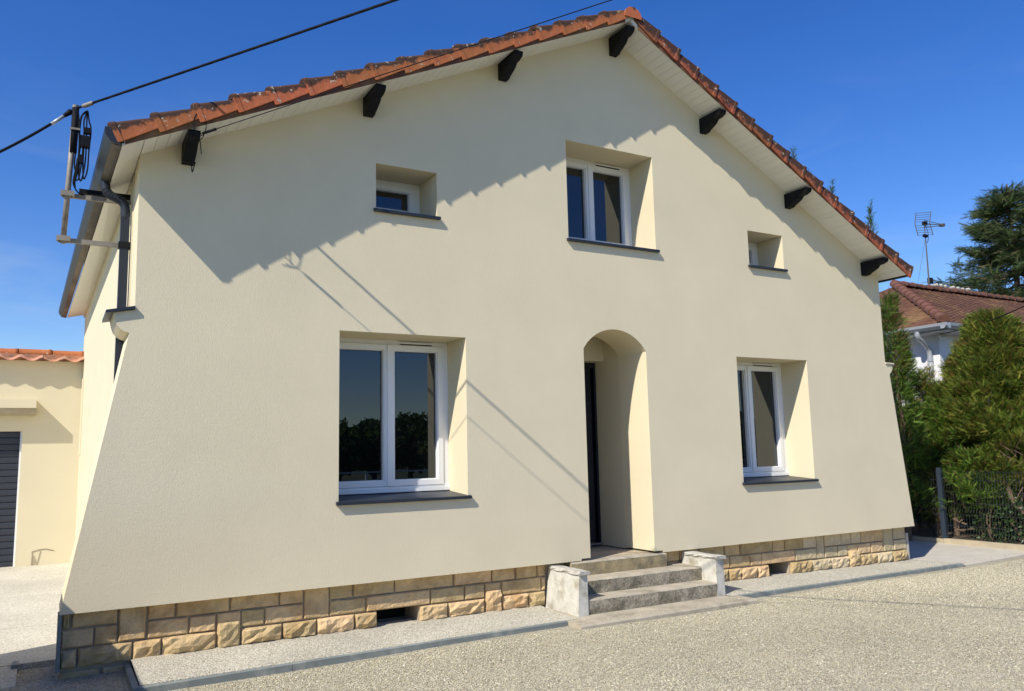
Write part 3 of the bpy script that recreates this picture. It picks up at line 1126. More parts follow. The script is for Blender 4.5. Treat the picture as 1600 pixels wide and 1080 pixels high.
ry = lambda p: 985 - (p - 100) * 0.103
PF = 1240
for run in ([95, 109.5, 184], [229.5, 274, 358.5, 436, 474], [514.6, 551, 616.5, 708.5, 768, 805, 839, 853]):
    course(0, run, ry)
for run in ([95, 147, 184], [229.5, 295, 338.5], [376.5, 414, 474], [514.6, 572, 672, 725.5, 757], [783, 845, 853]):
    course(1, run, ry)
course((0, 1), [184, 229.5], ry)
course((0, 1), [474, 514.6], ry)
course((1, 2), [338.5, 376.5], ry)
course((1, 2), [757, 783], ry)
for run in ([95, 122.5, 208, 253.5, 338.5], [376.5, 441.5, 474 + 21, 553.5, 589], [655, 699, 757], [783, 824, 851]):
    course(2, run, ry)
for run in ([1040, 1062, 1092, 1132, 1157, 1208, 1227, 1255, 1276], [1288.5, 1314.5, 1330, 1346, 1367, 1380], [1396, 1415.5]):
    course(0, run, ry, PF)
for run in ([1040, 1070, 1110, 1140, 1172, 1190, 1242, 1276], [1288.5, 1309, 1324], [1339.5, 1360, 1380], [1396, 1416]):
    course(1, run, ry, PF)
course((0, 1), [1276, 1288.5], ry, PF)
course((0, 1), [1380, 1396], ry, PF)
course((1, 2), [1324, 1339.5], ry)
for run in ([1040, 1070, 1105, 1137, 1156, 1181.5, 1199], [1234, 1267, 1297, 1324], [1339.5, 1368, 1392, 1415]):
    course(2, run, ry, PF)
for a, b in ((0.15, 0.47), (0.47, 0.66)):
    stone(a, b, -0.165, -0.075, False)
# mortar spill where the wall meets the path
mb = MB()
for k in range(34):
    x = random.choice([random.uniform(0.75, 5.0), random.uniform(7.2, 11.4)])
    l = random.uniform(0.06, 0.22)
    z = -0.052 - 0.055 * max(0, (x - 6.5) / 5)
    pts = [(x - l, 0.12, z), (x - l * .4, 0.075 - random.uniform(0, .03), z - .002), (x + l * .5, 0.07 - random.uniform(0, .03), z - .002), (x + l, 0.12, z), (x, 0.13, z + random.uniform(.012, .026))]
    mb.add(pts, [(0, 1, 4), (1, 2, 4), (2, 3, 4), (0, 4, 3)])
tag(mb.build('mortar_fillet', M['concrete'], sb), kind='stuff')
# pale corner strip at the left end
MB().box(0.118, 0.149, 0.02, 0.20, -0.055, 0.413).build('corner_strip', M['kerb'], house)
MB().box(11.656, 11.70, RC, 0.5, -0.14, 0.30).build('corner_strip', M['slab'], house)

# ------------------------------------------------------------------ front steps
steps = thing('front_steps', (6.1, -0.3, GZ), 'worn concrete front steps between two whitewashed cheek walls', 'steps')


def worn_slab(b, x0, x1, y0, y1, z0, z1, nx=22):
    xs_ = np.linspace(x0, x1, nx)
    n = [random.uniform(-0.003, 0.003) for _ in xs_]
    d = [random.uniform(-0.006, 0.004) for _ in xs_]
    prof = lambda i, x: [(x, y1, z0), (x, y0 + 0.006, z0), (x, y0 + d[i], (z0 + z1) / 2), (x, y0 + d[i] * .6, z1 - 0.018 + n[i]), (x, y0 + 0.014 + d[i], z1 - 0.003 + n[i]), (x, y0 + 0.05, z1), (x, y1, z1)]
    rows = [prof(i, x) for i, x in enumerate(xs_)]
    base_ = len(b.v)
    b.grid(rows)
    b.f.append(tuple(base_ + k for k in range(6, -1, -1)))
    b.f.append(tuple(base_ + (nx - 1) * 7 + k for k in range(7)))


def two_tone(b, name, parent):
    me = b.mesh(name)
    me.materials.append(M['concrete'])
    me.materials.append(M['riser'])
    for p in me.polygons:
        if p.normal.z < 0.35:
            p.material_index = 1  # upright faces take the darker, speckled concrete
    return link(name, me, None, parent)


b = MB()
worn_slab(b, 4.80, 7.30, -0.915, 0.10, -0.2, -0.082)
b.build('platform', M['concrete'], steps)
for zt, zb_, yf, x0, x1 in ((0.082, -0.0815, -0.535, 5.155, 7.045), (0.243, 0.0825, -0.285, 5.155, 7.045)):
    b = MB()
    worn_slab(b, x0, x1, yf, 0.11, zb_, zt)
    two_tone(b, 'step', steps)
b = MB()
worn_slab(b, 5.30, 6.72, -0.02, 1.2, 0.2435, 0.408)
two_tone(b, 'landing', steps).data.materials[1] = M['landing_face']


def cheek(x0, x1, yf, flare):
    q = MB()
    yb = 0.105
    zt = 0.352
    q.hexa([(x0 - flare, yf - 0.006, -0.081), (x1, yf - 0.006, -0.081), (x1, yb, -0.081), (x0 - flare * 1.2, yb, -0.081),
            (x0, yf, zt), (x1, yf, zt), (x1, yb - 0.03, zt), (x0, yb - 0.03, zt)])
    c = q.build('cheek_wall', M['whitewash'], steps)
    xs_ = np.linspace(yf - 0.035, yb - 0.05, 9)
    k = MB()
    rows = []
    for y in xs_:
        jx = random.uniform(-0.008, 0.008)
        jz = random.uniform(-0.004, 0.004)
        rows.append([(x0 - 0.012 + jx, y, zt + 0.001), (x1 + 0.016 - jx, y, zt + 0.001), (x1 + 0.02 + jx, y, zt + 0.020), (x1 + 0.010, y, zt + 0.036 + jz),
                     (x0 - 0.004, y, zt + 0.040 - jz), (x0 - 0.014 - jx, y, zt + 0.022), (x0 - 0.012 + jx, y, zt + 0.001)])
    k.grid(rows)
    k.f.append(tuple(range(5, -1, -1)))
    n0 = 8 * 7
    k.f.append(tuple(n0 + i for i in range(6)))
    k.build('cap', M['cap'], c)


cheek(5.045, 5.150, -0.545, 0.03)
cheek(7.050, 7.170, -0.530, 0.012)

# ------------------------------------------------------------------ garden wall beside the drive (throws the shadow at the lower left)
gwl = thing('garden_wall', (-1.05, -4, GZ), 'low cream garden wall running beside the drive towards the street', 'wall')
MB().box(-1.16, -0.93, -14, 0.86, GZ - 0.05, 1.56).build('wall', M['render_smooth'], gwl)
for k in range(15):
    y = 0.88 - k
    MB().box(-1.19, -0.90, y - 0.995, y, 1.561, 1.61).build('coping_stone', M['concrete'], gwl)

# ------------------------------------------------------------------ service mast and cables
mast = thing('service_mast', (0.015, 0.76, 3.83), 'rusty galvanised cable mast bracketed off the house eaves beside the gutter', 'cable mast')
MT, MBt = Vector((0.062, 0.76, 5.20)), Vector((0.012, 0.76, 3.80))
MB().tube([MBt, MT], 0.026, 12).build('pole', M['galv'], mast, smooth=True)
def arm(z, wall_z, twin):
    c = MBt.lerp(MT, (z - MBt.z) / (MT.z - MBt.z))
    q = MB()
    q.box(c.x - 0.045, 0.60, 0.80, 0.835, z - 0.022, z + 0.022)
    a = q.build('arm', M['galv'], mast)
    k = MB()
    k.box(c.x - 0.06, c.x + 0.06, 0.72, 0.735, z - 0.025, z + 0.025)
    k.box(c.x - 0.06, c.x - 0.045, 0.735, 0.80, z - 0.02, z + 0.02)
    k.box(c.x + 0.045, c.x + 0.06, 0.735, 0.80, z - 0.02, z + 0.02)
    k.build('clamp', M['galv'], a)
    if twin:
        MB().box(c.x + 0.1, 0.60, 0.86, 0.90, z + 0.05, z + 0.10).build('arm', M['black'], mast)


arm(4.30, 4.30, True)
arm(3.845, 3.80, False)
MB().tube([MT - Vector((0, 0, .02)), MT + Vector((0, 0, .015))], 0.03, 12).build('cap', M['galv'], mast)
k = MB()
k.box(0.02, 0.11, 0.70, 0.72, 4.945, 4.965)
k.build('clamp', M['galv'], mast)
MB().box(0.115, 0.20, 0.70, 0.78, 4.79, 4.90).build('junction_box', M['black'], mast)
MB().box(0.105, 0.15, 0.70, 0.76, 4.62, 4.70).build('junction_box', M['black'], mast)
MB().box(0.14, 0.21, 0.70, 0.76, 4.93, 4.985).build('junction_box', M['black'], mast)


def spline(pts, n=10):
    P = [Vector(p) for p in pts]
    out = []
    for i in range(len(P) - 1):
        p = [P[max(0, min(len(P) - 1, i + q))] for q in (-1, 0, 1, 2)]
        for j in range(n):
            t = j / n
            out.append(0.5 * ((2 * p[1]) + (-p[0] + p[2]) * t + (2 * p[0] - 5 * p[1] + 4 * p[2] - p[3]) * t * t + (-p[0] + 3 * p[1] - 3 * p[2] + p[3]) * t ** 3))
    out.append(P[-1])
    return out


my = 0.72
loops = [
    [(0.16, my, 5.16), (0.118, my, 5.10), (0.105, my, 4.98), (0.11, my, 4.75), (0.10, my, 4.52), (0.085, my, 4.42), (0.09, my, 4.36)],
    [(0.165, my, 5.16), (0.14, my, 5.05), (0.145, my, 4.9), (0.135, my, 4.62), (0.115, my, 4.45), (0.085, my, 4.47), (0.10, my, 4.66)],
    [(0.17, my, 5.16), (0.185, my, 5.06), (0.205, my, 4.97), (0.195, my, 4.75), (0.19, my, 4.56), (0.165, my, 4.46), (0.15, my, 4.55), (0.15, my, 4.8)],
    [(0.165, my, 5.17), (0.165, my, 5.0), (0.17, my, 4.8), (0.165, my, 4.6), (0.14, my, 4.44), (0.115, my, 4.5), (0.12, my, 4.66)],
    [(0.075, my, 5.12), (0.088, my, 5.0), (0.085, my, 4.8), (0.075, my, 4.6), (0.09, my, 4.52)],
    [(0.09, my, 5.12), (0.10, my, 4.95), (0.118, my, 4.8), (0.10, my, 4.62), (0.075, my, 4.45), (0.08, my, 4.38), (0.13, my + .06, 4.325), (0.22, my + .1, 4.325), (0.4, my + .12, 4.335), (0.58, my + .1, 4.33)],
]
for i, l in enumerate(loops):
    MB().tube(spline(l), 0.0075 if i else 0.010, 6).build('cable_loop', M['cable'], mast, smooth=True)
MB().tube([(0.062, my + .02, 5.18), (0.06, my + .02, 4.72)], 0.034, 8).build('taped_bundle', M['cable'], mast, smooth=True)

PB = Vector((11.55, -16.4, 5.62))                       # attachment on the pole across the yard
def sagged(a, b, sag, n=40):
    a, b = Vector(a), Vector(b)
    return [a.lerp(b, i / n) - Vector((0, 0, sag * 4 * (i / n) * (1 - i / n))) for i in range(n + 1)]


pc = thing('power_cable', (0.07, 0.76, 5.19), 'thick twisted black power cable rising from the mast to the top edge', 'cable')
run = sagged((0.075, 0.745, 5.185), PB, 0.03)
MB().tube(run, 0.0115, 8).build('cable', M['cable'], pc, smooth=True)
tw = MB()
fine = sagged((0.075, 0.745, 5.185), PB, 0.03, 420)
for ph in (0, 2.1, 4.2):
    tw.tube([p + Vector((0.0060 * math.cos(i * 0.6 + ph), 0.003 * math.sin(i * .6 + ph), 0.0060 * math.sin(i * 0.6 + ph))) for i, p in enumerate(fine[:330])], 0.0072, 5)
tw.build('strand', M['cable'], pc, smooth=True)
d_ = (run[1] - run[0]).normalized()
MB().tube([run[0] + d_ * 0.08, run[0] + d_ * 0.10, run[0] + d_ * 0.22, run[0] + d_ * 0.24], [0.012, 0.021, 0.021, 0.012], 8).build('tension_clamp', M['galv'], pc, smooth=True)
lc = thing('power_cable', (0.05, 0.76, 5.17), 'black power cable leaving the mast towards the left edge', 'cable')
A = Vector((0.045, 0.75, 5.165))
B = at(-420, 340, y=0.4)
run = sagged(A, B, 0.25)
MB().tube(run, 0.0135, 8).build('cable', M['cable'], lc, smooth=True)
d_ = (run[1] - run[0]).normalized()
MB().tube([run[0] + d_ * 0.03, run[0] + d_ * 0.06, run[0] + d_ * 0.13], [0.03, 0.026, 0.016], 8).build('shrink_sleeve', M['cable'], lc, smooth=True)
MB().tube([run[0] + d_ * 0.12, run[0] + d_ * 0.27], 0.017, 8).build('tension_clamp', M['zinc'], lc, smooth=True)

tcb = thing('phone_cable', (1.02, -0.42, 4.64), 'thin black phone cable anchored to the lowest black purlin end of the left slope', 'cable')
A = Vector((1.03, -0.40, 4.655))
run = sagged(A, PB + Vector((-0.1, 0.05, -0.25)), -0.0)
MB().tube(run, 0.0042, 6).build('cable', M['cable'], tcb, smooth=True)
d_ = (run[1] - run[0]).normalized()
MB().tube([A + d_ * 0.10, A + d_ * 0.26], 0.013, 8).build('tension_clamp', M['black'], tcb, smooth=True)
MB().tube(spline([A, A + Vector((0.05, -.02, -.03)), A + d_ * 0.12]), 0.004, 5).build('hook', M['black'], tcb)
lp = [A + Vector((0.03 + 0.055 * math.sin(t), -0.05, 0.10 + 0.115 * math.cos(t) * 1.0)) for t in np.linspace(math.pi, 3 * math.pi, 22)]
MB().tube([A + Vector((0.05, 0.0, -0.10))] + lp + [A + Vector((0.06, 0.02, -0.16))], 0.0042, 5).build('slack_loop', M['cable'], tcb, smooth=True)
MB().tube(spline([A + Vector((0.02, 0.1, -0.22)), A + Vector((-0.0, 0.06, -0.30)), A + Vector((0.0, 0.14, -0.30)), A + Vector((0.0, 0.2, -0.2))]), 0.005, 5).build('tail', M['cable'], tcb)

# pole across the yard and the street side that the window panes mirror
pole = thing('utility_pole', (11.55, -16.4, GZ), 'tall wooden utility pole across the yard by the street', 'pole')
MB().tube([(11.55, -16.45, GZ), (11.55, -16.45, 7.2)], [0.16, 0.11], 12).build('pole', M['wood'], pole, smooth=True)
MB().box(11.35, 11.75, -16.36, -16.30, 5.5, 5.7).build('bracket', M['galv'], pole)

# ------------------------------------------------------------------ garage at the left
gar = thing('garage', (-2.0, 10.5, -0.1), 'low cream garage with dark roller door and pinkish roman tiles, left of the house', 'garage')
GY = 9.0
gp_ = lambda px, py: at(px, py, y=GY)
gd0, gd1, gdz0, gdz1 = -3.6, gp_(35, 674).x, gp_(25, 888).z, gp_(35, 674).z
GR, GT = 0.47, gp_(127, 566).z
plate('wall', [(-5, -0.2), (gd0, -0.2), (gd0, gdz1), (gd1, gdz1), (gd1, -0.2), (GR, -0.2), (GR, GT), (-5, GT)], [], 0.25, GY, M['render_smooth'], gar)
MB().box(-5, -4.8, GY + .252, 14, -.2, GT).build('wall', M['render_smooth'], gar)
rd = MB().box(gd0 + .001, gd1 - .001, GY + 0.11, GY + 0.14, gdz0, gdz1 - .002).build('roller_door', M['shutter'], gar)
sl = MB()
hh = (gdz1 - gdz0) / 21
sl.prism([(0, 0), (-0.012, 0.006), (-0.014, hh * 0.5), (-0.010, hh - 0.012), (0.0, hh - 0.006), (0.01, hh - 0.006), (0.01, 0)],
         lambda u, v, t: (t, GY + 0.098 + u, v), gd0 + 0.03, gd1 - 0.03)
sm = sl.mesh('slat')
for k in range(21):
    o = link('slat', sm, M['shutter'], rd)
    o.location = (0, 0, gdz0 + 0.005 + k * hh)
MB().box(gd1 - 0.03, gd1 - .002, GY + 0.06, GY + 0.109, gdz0 - .03, gdz1).build('guide_rail', M['pvc'], rd)
cx1, cz1 = gp_(57, 626).x + .005, gp_(57, 626).z
cn = MB().box(-4.0, cx1, GY - 0.27, GY - .001, cz1 - 0.15, cz1).build('canopy', M['render_smooth'], gar)
b = MB()
xs_ = np.linspace(-4.0, cx1 - .003, 40)
rows = [[(x, GY - 0.255 + random.uniform(-.004, .004), cz1 - .151), (x, GY - 0.24 + random.uniform(-.012, .012), cz1 - .20 + random.uniform(-.018, .018)),
         (x, GY - 0.2, cz1 - .27 + random.uniform(-.012, .012)), (x, GY - 0.002, cz1 - .27)] for x in xs_]
b.grid(rows)
b.build('plaster_drip', M['kerb_wall'], cn)
# repaired crack at the foot of the wall
b = MB()
def crack(pts, wdt):
    for p, q in zip(pts, pts[1:]):
        p3, q3 = at(*p, y=GY - 0.004), at(*q, y=GY - 0.004)
        b.tube([p3, q3], wdt, 4)
crack([(50, 884), (50, 862), (60, 859), (70, 857.5), (84, 860)], 0.009)
crack([(56, 886), (60, 872), (63, 861)], 0.006)
crack([(26, 888), (46, 886), (50, 884)], 0.012)
crack([(72, 887), (88, 885.5), (101, 884)], 0.010)
b.build('plaster_crack', M['mortar'], gar)
b = MB()
b.add([at(*p, y=GY - 0.006) for p in [(48, 886), (49, 872), (53, 868), (56, 876), (60, 886)]], [(0, 1, 2, 3, 4)])
b.build('plaster_patch', M['kerb_wall'], gar)


def roman_tile():
    b = MB()
    pr_ = []
    n = 14
    for k in range(n + 1):
        u = k / n
        z = 0.064 * (0.5 - 0.5 * math.cos(2 * math.pi * (u * 1.0))) * 1.0
        pr_.append((u * 0.345, 0.072 - z))
    rows_t = [[(x, y, z + s * y) for x, z in pr_] for y, s in ((0.0, .30), (0.03, .30), (0.42, .30))]
    rows_b = [[(x, y, z - 0.016 + s * y) for x, z in pr_] for y, s in ((0.0, .30), (0.03, .30), (0.42, .30))]
    b.grid(rows_t)
    b.grid(rows_b)
    m_ = 3 * (n + 1)
    for k in range(n):
        b.f.append((k, k + 1, m_ + k + 1, m_ + k))
    b.f.append((0, n + 1, m_ + n + 1, m_))
    return b.mesh('roof_tile', True)


rt = roman_tile()
for k in range(16):
    o = link('roof_tile', rt, M['tile_new'], gar)
    o.location = (GR - 0.005 - 0.335 * (k + 1), GY - 0.20 + random.uniform(-.01, .01), GT - 0.03 + random.uniform(-.005, .005))
    o.rotation_euler = (0, random.uniform(-.02, .02), 0)
rg = ridge_mesh(0.55, 0.095, 0.088, True).mesh('ridge_tile', True)
for k in range(11):
    o = link('ridge_tile', rg, M['tile'], gar)
    o.location = (GR - 0.002 - 0.53 * k, GY + 0.14, GT + 0.135 + random.uniform(-.01, .01))
    o.rotation_euler = (0, 0, R(90) + random.uniform(-.01, .01))
MB().box(-5, GR - .001, GY + .01, 14, GT + .001, GT + .12).build('roof', M['tile_new'], gar)

# ------------------------------------------------------------------ neighbour's bungalow on the right
nbh = thing('neighbour_house', (22, 6, 0), 'white bungalow with hipped brown tile roof behind the conifer hedge', 'house')
EX, EY, EZ = 16.29, 2.05, 4.19
RZ, RYY = 5.84, 5.25
XE = 30
LY = 8.45
pit = (RZ - EZ) / (RYY - EY)
ww = MB().box(EX + .42, XE, EY + .42, LY - .42, -0.1, EZ + 0.02)
ww.build('wall', M['white_wall'], nbh)


def stepped(b, e0, e1, r0, r1, n):
    e0, e1, r0, r1 = map(Vector, (e0, e1, r0, r1))
    for k in range(n):
        t0, t1 = k / n, (k + 1) / n
        a0, a1 = e0.lerp(r0, t0), e1.lerp(r1, t0)
        b0, b1 = e0.lerp(r0, t1), e1.lerp(r1, t1)
        up = Vector((0, 0, 0.028))
        L_ = (a1 - a0).length
        m_ = max(2, int(L_ / 0.11))
        row0, row1, row2 = [], [], []
        for i in range(m_ + 1):
            s = i / m_
            wv = Vector((0, 0, 0.016 * (i % 2) + random.uniform(-.004, .004)))
            row0.append(a0.lerp(a1, s) - Vector((0, 0, 0.01)))
            row1.append(a0.lerp(a1, s) + up + wv)
            row2.append(b0.lerp(b1, s) + wv)
        b.grid([row0, row1, row2])


rf = part_empty('roof', nbh)
b = MB()
stepped(b, (EX, EY, EZ + .02), (XE, EY, EZ + .02), (EX + 3.15, RYY, RZ), (XE - 3.15, RYY, RZ), 22)
tag(b.build('tile_field', M['tile_old'], rf), kind='stuff')
b = MB()
stepped(b, (EX, LY, EZ + .02), (EX, EY, EZ + .02), (EX + 3.15, RYY + .0, RZ), (EX + 3.15, RYY, RZ), 22)
tag(b.build('tile_field', M['tile_old'], rf), kind='stuff')
b = MB()
stepped(b, (XE, LY, EZ + .02), (EX, LY, EZ + .02), (XE - 3.15, RYY, RZ), (EX + 3.15, RYY, RZ), 4)
b.build('back_slope', M['tile_old'], rf)
cap = ridge_mesh(0.40, 0.13, 0.105, True).mesh('hip_tile', True)
H0, H1 = Vector((EX + .02, EY + .02, EZ + .06)), Vector((EX + 3.15, RYY, RZ + .05))
dh = (H1 - H0)
nh = 12
q = dh.to_track_quat('Y', 'Z').to_euler()
for k in range(nh):
    o = link('hip_tile', cap, M['tile_old'], rf)
    o.location = H0 + dh * (k / nh)
    o.rotation_euler = (q.x, q.y + random.uniform(-.05, .05), q.z + random.uniform(-.03, .03))
for k in range(21):
    o = link('ridge_tile', cap, M['tile_old'], rf)
    o.location = (EX + 3.1 + k * 0.37, RYY, RZ + .05 + random.uniform(-.012, .012))
    o.rotation_euler = (0, random.uniform(-.08, .08), R(-90))
# pale mortar lumps on the ridge
b = MB()
for px in (1489, 1496, 1503, 1512, 1463, 1470, 1476):
    p = at(px, 462, y=RYY)
    b.tube([(p.x - .24, RYY - .02, RZ + .15), (p.x, RYY - .04, RZ + random.uniform(.165, .20)), (p.x + .24, RYY - .02, RZ + .15)], [0.02, 0.05, 0.02], 6)
b.build('ridge_mortar', M['slab'], rf)
b = MB()
gp = [(0, 0), (0, 0.11), (-0.02, 0.11), (-0.03, 0.10), (-0.10, 0.09), (-0.12, 0.12), (-0.14, 0.12), (-0.13, 0.06), (-0.08, 0.0)]
b.prism(gp, lambda u, v, t: (EX + .03 + u, t, EZ - .12 + v), EY - 0.12, LY)
b.prism(gp, lambda u, v, t: (t, EY + .03 + u, EZ - .12 + v), EX - 0.1, XE)
b.build('gutter', M['zinc'], nbh)
MB().box(EX + .035, EX + .41, EY + .035, LY, EZ - .16, EZ - .13).build('eaves_soffit', M['white_wall'], nbh)
MB().box(EX + .411, XE, EY + .035, EY + .41, EZ - .16, EZ - .13).build('eaves_soffit', M['white_wall'], nbh)
K = Vector((EX + .36, EY + 1.15, 0))
dn = at(1450, 520, x=EX + .36)
y_ = dn.y
MB().tube(spline([(EX - .03, y_, EZ - .12), (EX + .0, y_, EZ - .24), (EX + .2, y_, EZ - .36), (EX + .34, y_, EZ - .50), (EX + .355, y_, EZ - .75)]), 0.055, 10).build('downpipe', M['zinc'], nbh, smooth=True)
MB().tube([(EX + .355, y_, EZ - .75), (EX + .355, y_, EZ - 1.1)], 0.05, 10).build('pipe_run', M['zinc'], nbh, smooth=True)
MB().tube([(EX + .355, y_, EZ - 1.1), (EX + .355, y_, 0.0)], 0.05, 10).build('pipe_run', M['pvc'], nbh, smooth=True)
c = at(1478, 519, y=EY + .30)
MB().tube([c, c + Vector((0, -.1, .0)), c + Vector((0, -.16, .0))], [0.05, 0.09, 0.03], 10).build('floodlight', M['pvc'], nbh, smooth=True)
MB().tube([c + Vector((-.14 + .13 * math.cos(t), 0, -.03 + .13 * math.sin(t))) for t in np.linspace(1.6, 5.6, 18)], 0.012, 5).build('cable_loop', M['pvc'], nbh)
# sloping white side stair wall at the foot
MB().prism([(1.0, 0), (3.2, 0), (3.2, 3.2), (2.6, 3.2), (1.0, 2.6)], lambda u, v, t: (t, EY + u, v), EX + .1, EX + .38).build('side_wall', M['white_wall'], nbh)

ncb = thing('service_cable', (19, 2, 5), 'black service cable dropping across the brown roof to the white bungalow', 'cable')
MB().tube(sagged(at(1466, 522, y=EY + .35), at(1640, 458, y=-1.6), 0.10), 0.009, 6).build('cable', M['cable'], ncb, smooth=True)

# aerial on the neighbour's roof
ap = at(1452, 452, y=RYY + 0.1)
ant = thing('tv_antenna', ap, 'tall thin television aerial with grid reflector on the brown roof', 'antenna')
ax, ay, az = ap
top = at(1446, 372, y=RYY + .1)
MB().tube([(ax, ay, az - .3), ap.lerp(top, .5) + Vector((.01, 0, 0)), (top.x, ay, top.z)], [0.026, 0.020, 0.016], 6).build('mast', M['aerial'], ant)
PXM = (at(1500, 400, y=ay).x - at(1450, 400, y=ay).x) / 50          # metres per photo pixel there
ctr = Vector((top.x + 0.02, ay, top.z + 0.42))
MB().tube([(top.x, ay, top.z), ctr - Vector((.02, 0, .1)), ctr], 0.014, 6).build('mast_head', M['aerial'], ant)
bm_ = MB()
bx = Vector((1, -.25, -.02)).normalized()
bm_.tube([ctr - bx * .10, ctr + bx * .62], 0.014, 5)
for s in (-1, 1):
    bm_.tube([ctr + Vector((0, 0, s * .10)), ctr + bx * .62 + Vector((0, 0, s * .015))], 0.010, 5)
bm_.build('boom', M['aerial'], ant)
rfl = MB()
side = Vector((.32, 1, 0.25)).normalized()
for s, lean in ((1, Vector((.10, 0, .34))), (-1, Vector((.10, 0, -.34)))):
    for e in (-1, 1):
        rfl.tube([ctr - bx * .08 + side * .30 * e, ctr - bx * .08 + side * .30 * e + lean], 0.012, 5)
    for k in range(5):
        o_ = ctr - bx * .08 + lean * (0.15 + k * .2)
        rfl.tube([o_ - side * .30, o_ + side * .30], 0.007, 5)
rfl.build('reflector', M['aerial'], ant)
dr_ = MB()
for k in range(5):
    c = ctr + bx * (.16 + .11 * k)
    dr_.tube([c - side * .07, c + side * .07], 0.008, 5)
dr_.build('director', M['aerial'], ant)
MB().tube([ctr + bx * .60 - side * .07, ctr + bx * .60 + side * .07], [0.05, 0.05], 10).build('end_disc', M['aerial'], ant)
MB().box(ctr.x - .06, ctr.x + .08, ay - .04, ay + .04, ctr.z - .05, ctr.z + .06).build('dipole_box', M['black'], ant)
MB().tube([(top.x - .06, ay, top.z + .06), (top.x + .06, ay, top.z + .06)], [0.05, 0.05], 8).build('insulator', M['black'], ant)
p = at(1453.5, 439, y=ay)
MB().box(p.x - .06, p.x + .06, ay - .05, ay + .05, p.z - .08, p.z + .08).build('amplifier_box', M['black'], ant)
MB().tube([at(1440, 441, y=ay), at(1456, 441, y=ay)], 0.008, 5).build('cross_bar', M['aerial'], ant)
MB().tube([(top.x, ay, top.z), at(1433, 450, y=ay)], 0.004, 4).build('guy_wire', M['aerial'], ant)
MB().tube(spline([ctr, ctr + Vector((.12, 0, -.25)), ctr + Vector((.08, 0, -.5)), (top.x, ay, top.z - .15)]), 0.008, 5).build('cable_loop', M['cable'], ant)

# ------------------------------------------------------------------ fence along the boundary
fen = thing('wire_fence', (14, 1, -0.1), 'slate grey welded wire fence on a low concrete base in front of the hedge', 'fence')
for y0 in np.arange(-9, 8, 2.5):
    MB().box(13.955, 14.045, y0 + 0.003, y0 + 2.497, -0.16, -0.012 - 0.02 * random.random()).build('base_panel', M['kerb_wall'], fen)
pm = MB().box(-0.03, 0.03, -0.04, 0.04, 0, 1.27).mesh('post')
for y0 in (3.49, 0.99, -1.51, -4.01):
    o = link('post', pm, M['post'], fen)
    o.location = (14, y0, -0.03)
for y0 in (0.99, -1.51, -4.01):
    b = MB()
    zf = [0.02, 0.22, 0.42, 0.62, 0.82, 1.02, 1.17]
    for k in range(49):
        y = y0 + 0.02 + k * 0.05
        pts = []
        for z in zf:
            pts.append((14.0, y, z))
            if z in (0.02, 0.42, 0.82) :
                pts.append((13.965, y, z + 0.05)); pts.append((14.0, y, z + 0.10))
        b.tube(sorted(pts, key=lambda q: q[2]), 0.0028, 4, cap=False)
    for z in zf:
        b.tube([(13.997, y0 + 0.02, z), (13.997, y0 + 2.46, z)], 0.0032, 4, cap=False)
    tag(b.build('wire_panel', M['wire'], fen), kind=None)

# ------------------------------------------------------------------ vegetation
def quad_frond(n_side, L, wd, curl):
    """a flat scale-leaf spray: rachis along +x with paired tapering branchlets"""
    v, f = [], []
    def blade(p, q, w0, w1):
        p, q = np.array(p), np.array(q)
        d = q - p
        n = np.array([-d[1], d[0], 0])
        n /= np.linalg.norm(n) + 1e-9
        i = len(v)
        v.extend([p - n * w0, p + n * w0, q + n * w1, q - n * w1])
        f.append((i, i + 1, i + 2))
        f.append((i, i + 2, i + 3))
    blade((0, 0, 0), (L * .5, 0, curl * .25), wd * .8, wd)
    blade((L * .5, 0, curl * .25), (L, 0, curl), wd, wd * .15)
    for k in range(n_side):
        t = (k + .6) / (n_side + .4)
        x = L * t
        z = curl * t * t
        l = L * .40 * (1 - t * .75)
        for s in (-1, 1):
            blade((x, 0, z), (x + l * .88, s * l * .47, z + random.uniform(-.2, .35) * l * .5), wd * .85, wd * .12)
    return np.array(v), np.array(f)


def scatter(templates, pos, dirs, size, cols, roll_amt=3.14):
    """place templates with +x along dirs; returns vertices, faces, colours"""
    V, F, Cc = [], [], []
    off = 0
    n = len(pos)
    which = RNG.integers(0, len(templates), n)
    d = dirs / np.linalg.norm(dirs, axis=1, keepdims=True)
    rnd = RNG.normal(0, 1, (n, 3))
    a = np.cross(d, rnd)
    a /= np.linalg.norm(a, axis=1, keepdims=True)
    c = np.cross(d, a)
    for k, (tv, tf) in enumerate(templates):
        ix = np.where(which == k)[0]
        if not len(ix):
            continue
        P = tv[None] * size[ix, None, None]
        W = P[..., 0:1] * d[ix, None] + P[..., 1:2] * a[ix, None] + P[..., 2:3] * c[ix, None] + pos[ix, None]
        m_ = len(tv)
        V.append(W.reshape(-1, 3))
        F.append((tf[None] + (np.arange(len(ix)) * m_)[:, None, None] + off).reshape(-1, 3))
        Cc.append(np.repeat(cols[ix], m_, 0))
        off += len(ix) * m_
    return np.concatenate(V), np.concatenate(F), np.concatenate(Cc)


def fbm(p, s=1.0):
    """cheap smooth pseudo-noise"""
    q = p * s
    return (np.sin(q[:, 0] * 1.7 + 1.3 * np.sin(q[:, 1] * 1.1 + q[:, 2])) + np.sin(q[:, 1] * 2.3 + 1.1 * np.sin(q[:, 2] * 1.9)) +
            np.sin(q[:, 2] * 2.9 + 1.7 * np.sin(q[:, 0] * 2.1 + 0.5))) / 3


def palette(n, cols, p, jit=0.15):
    c = np.array(cols)[RNG.choice(len(cols), n, p=p)]
    return c * RNG.uniform(1 - jit, 1 + jit, (n, 1))


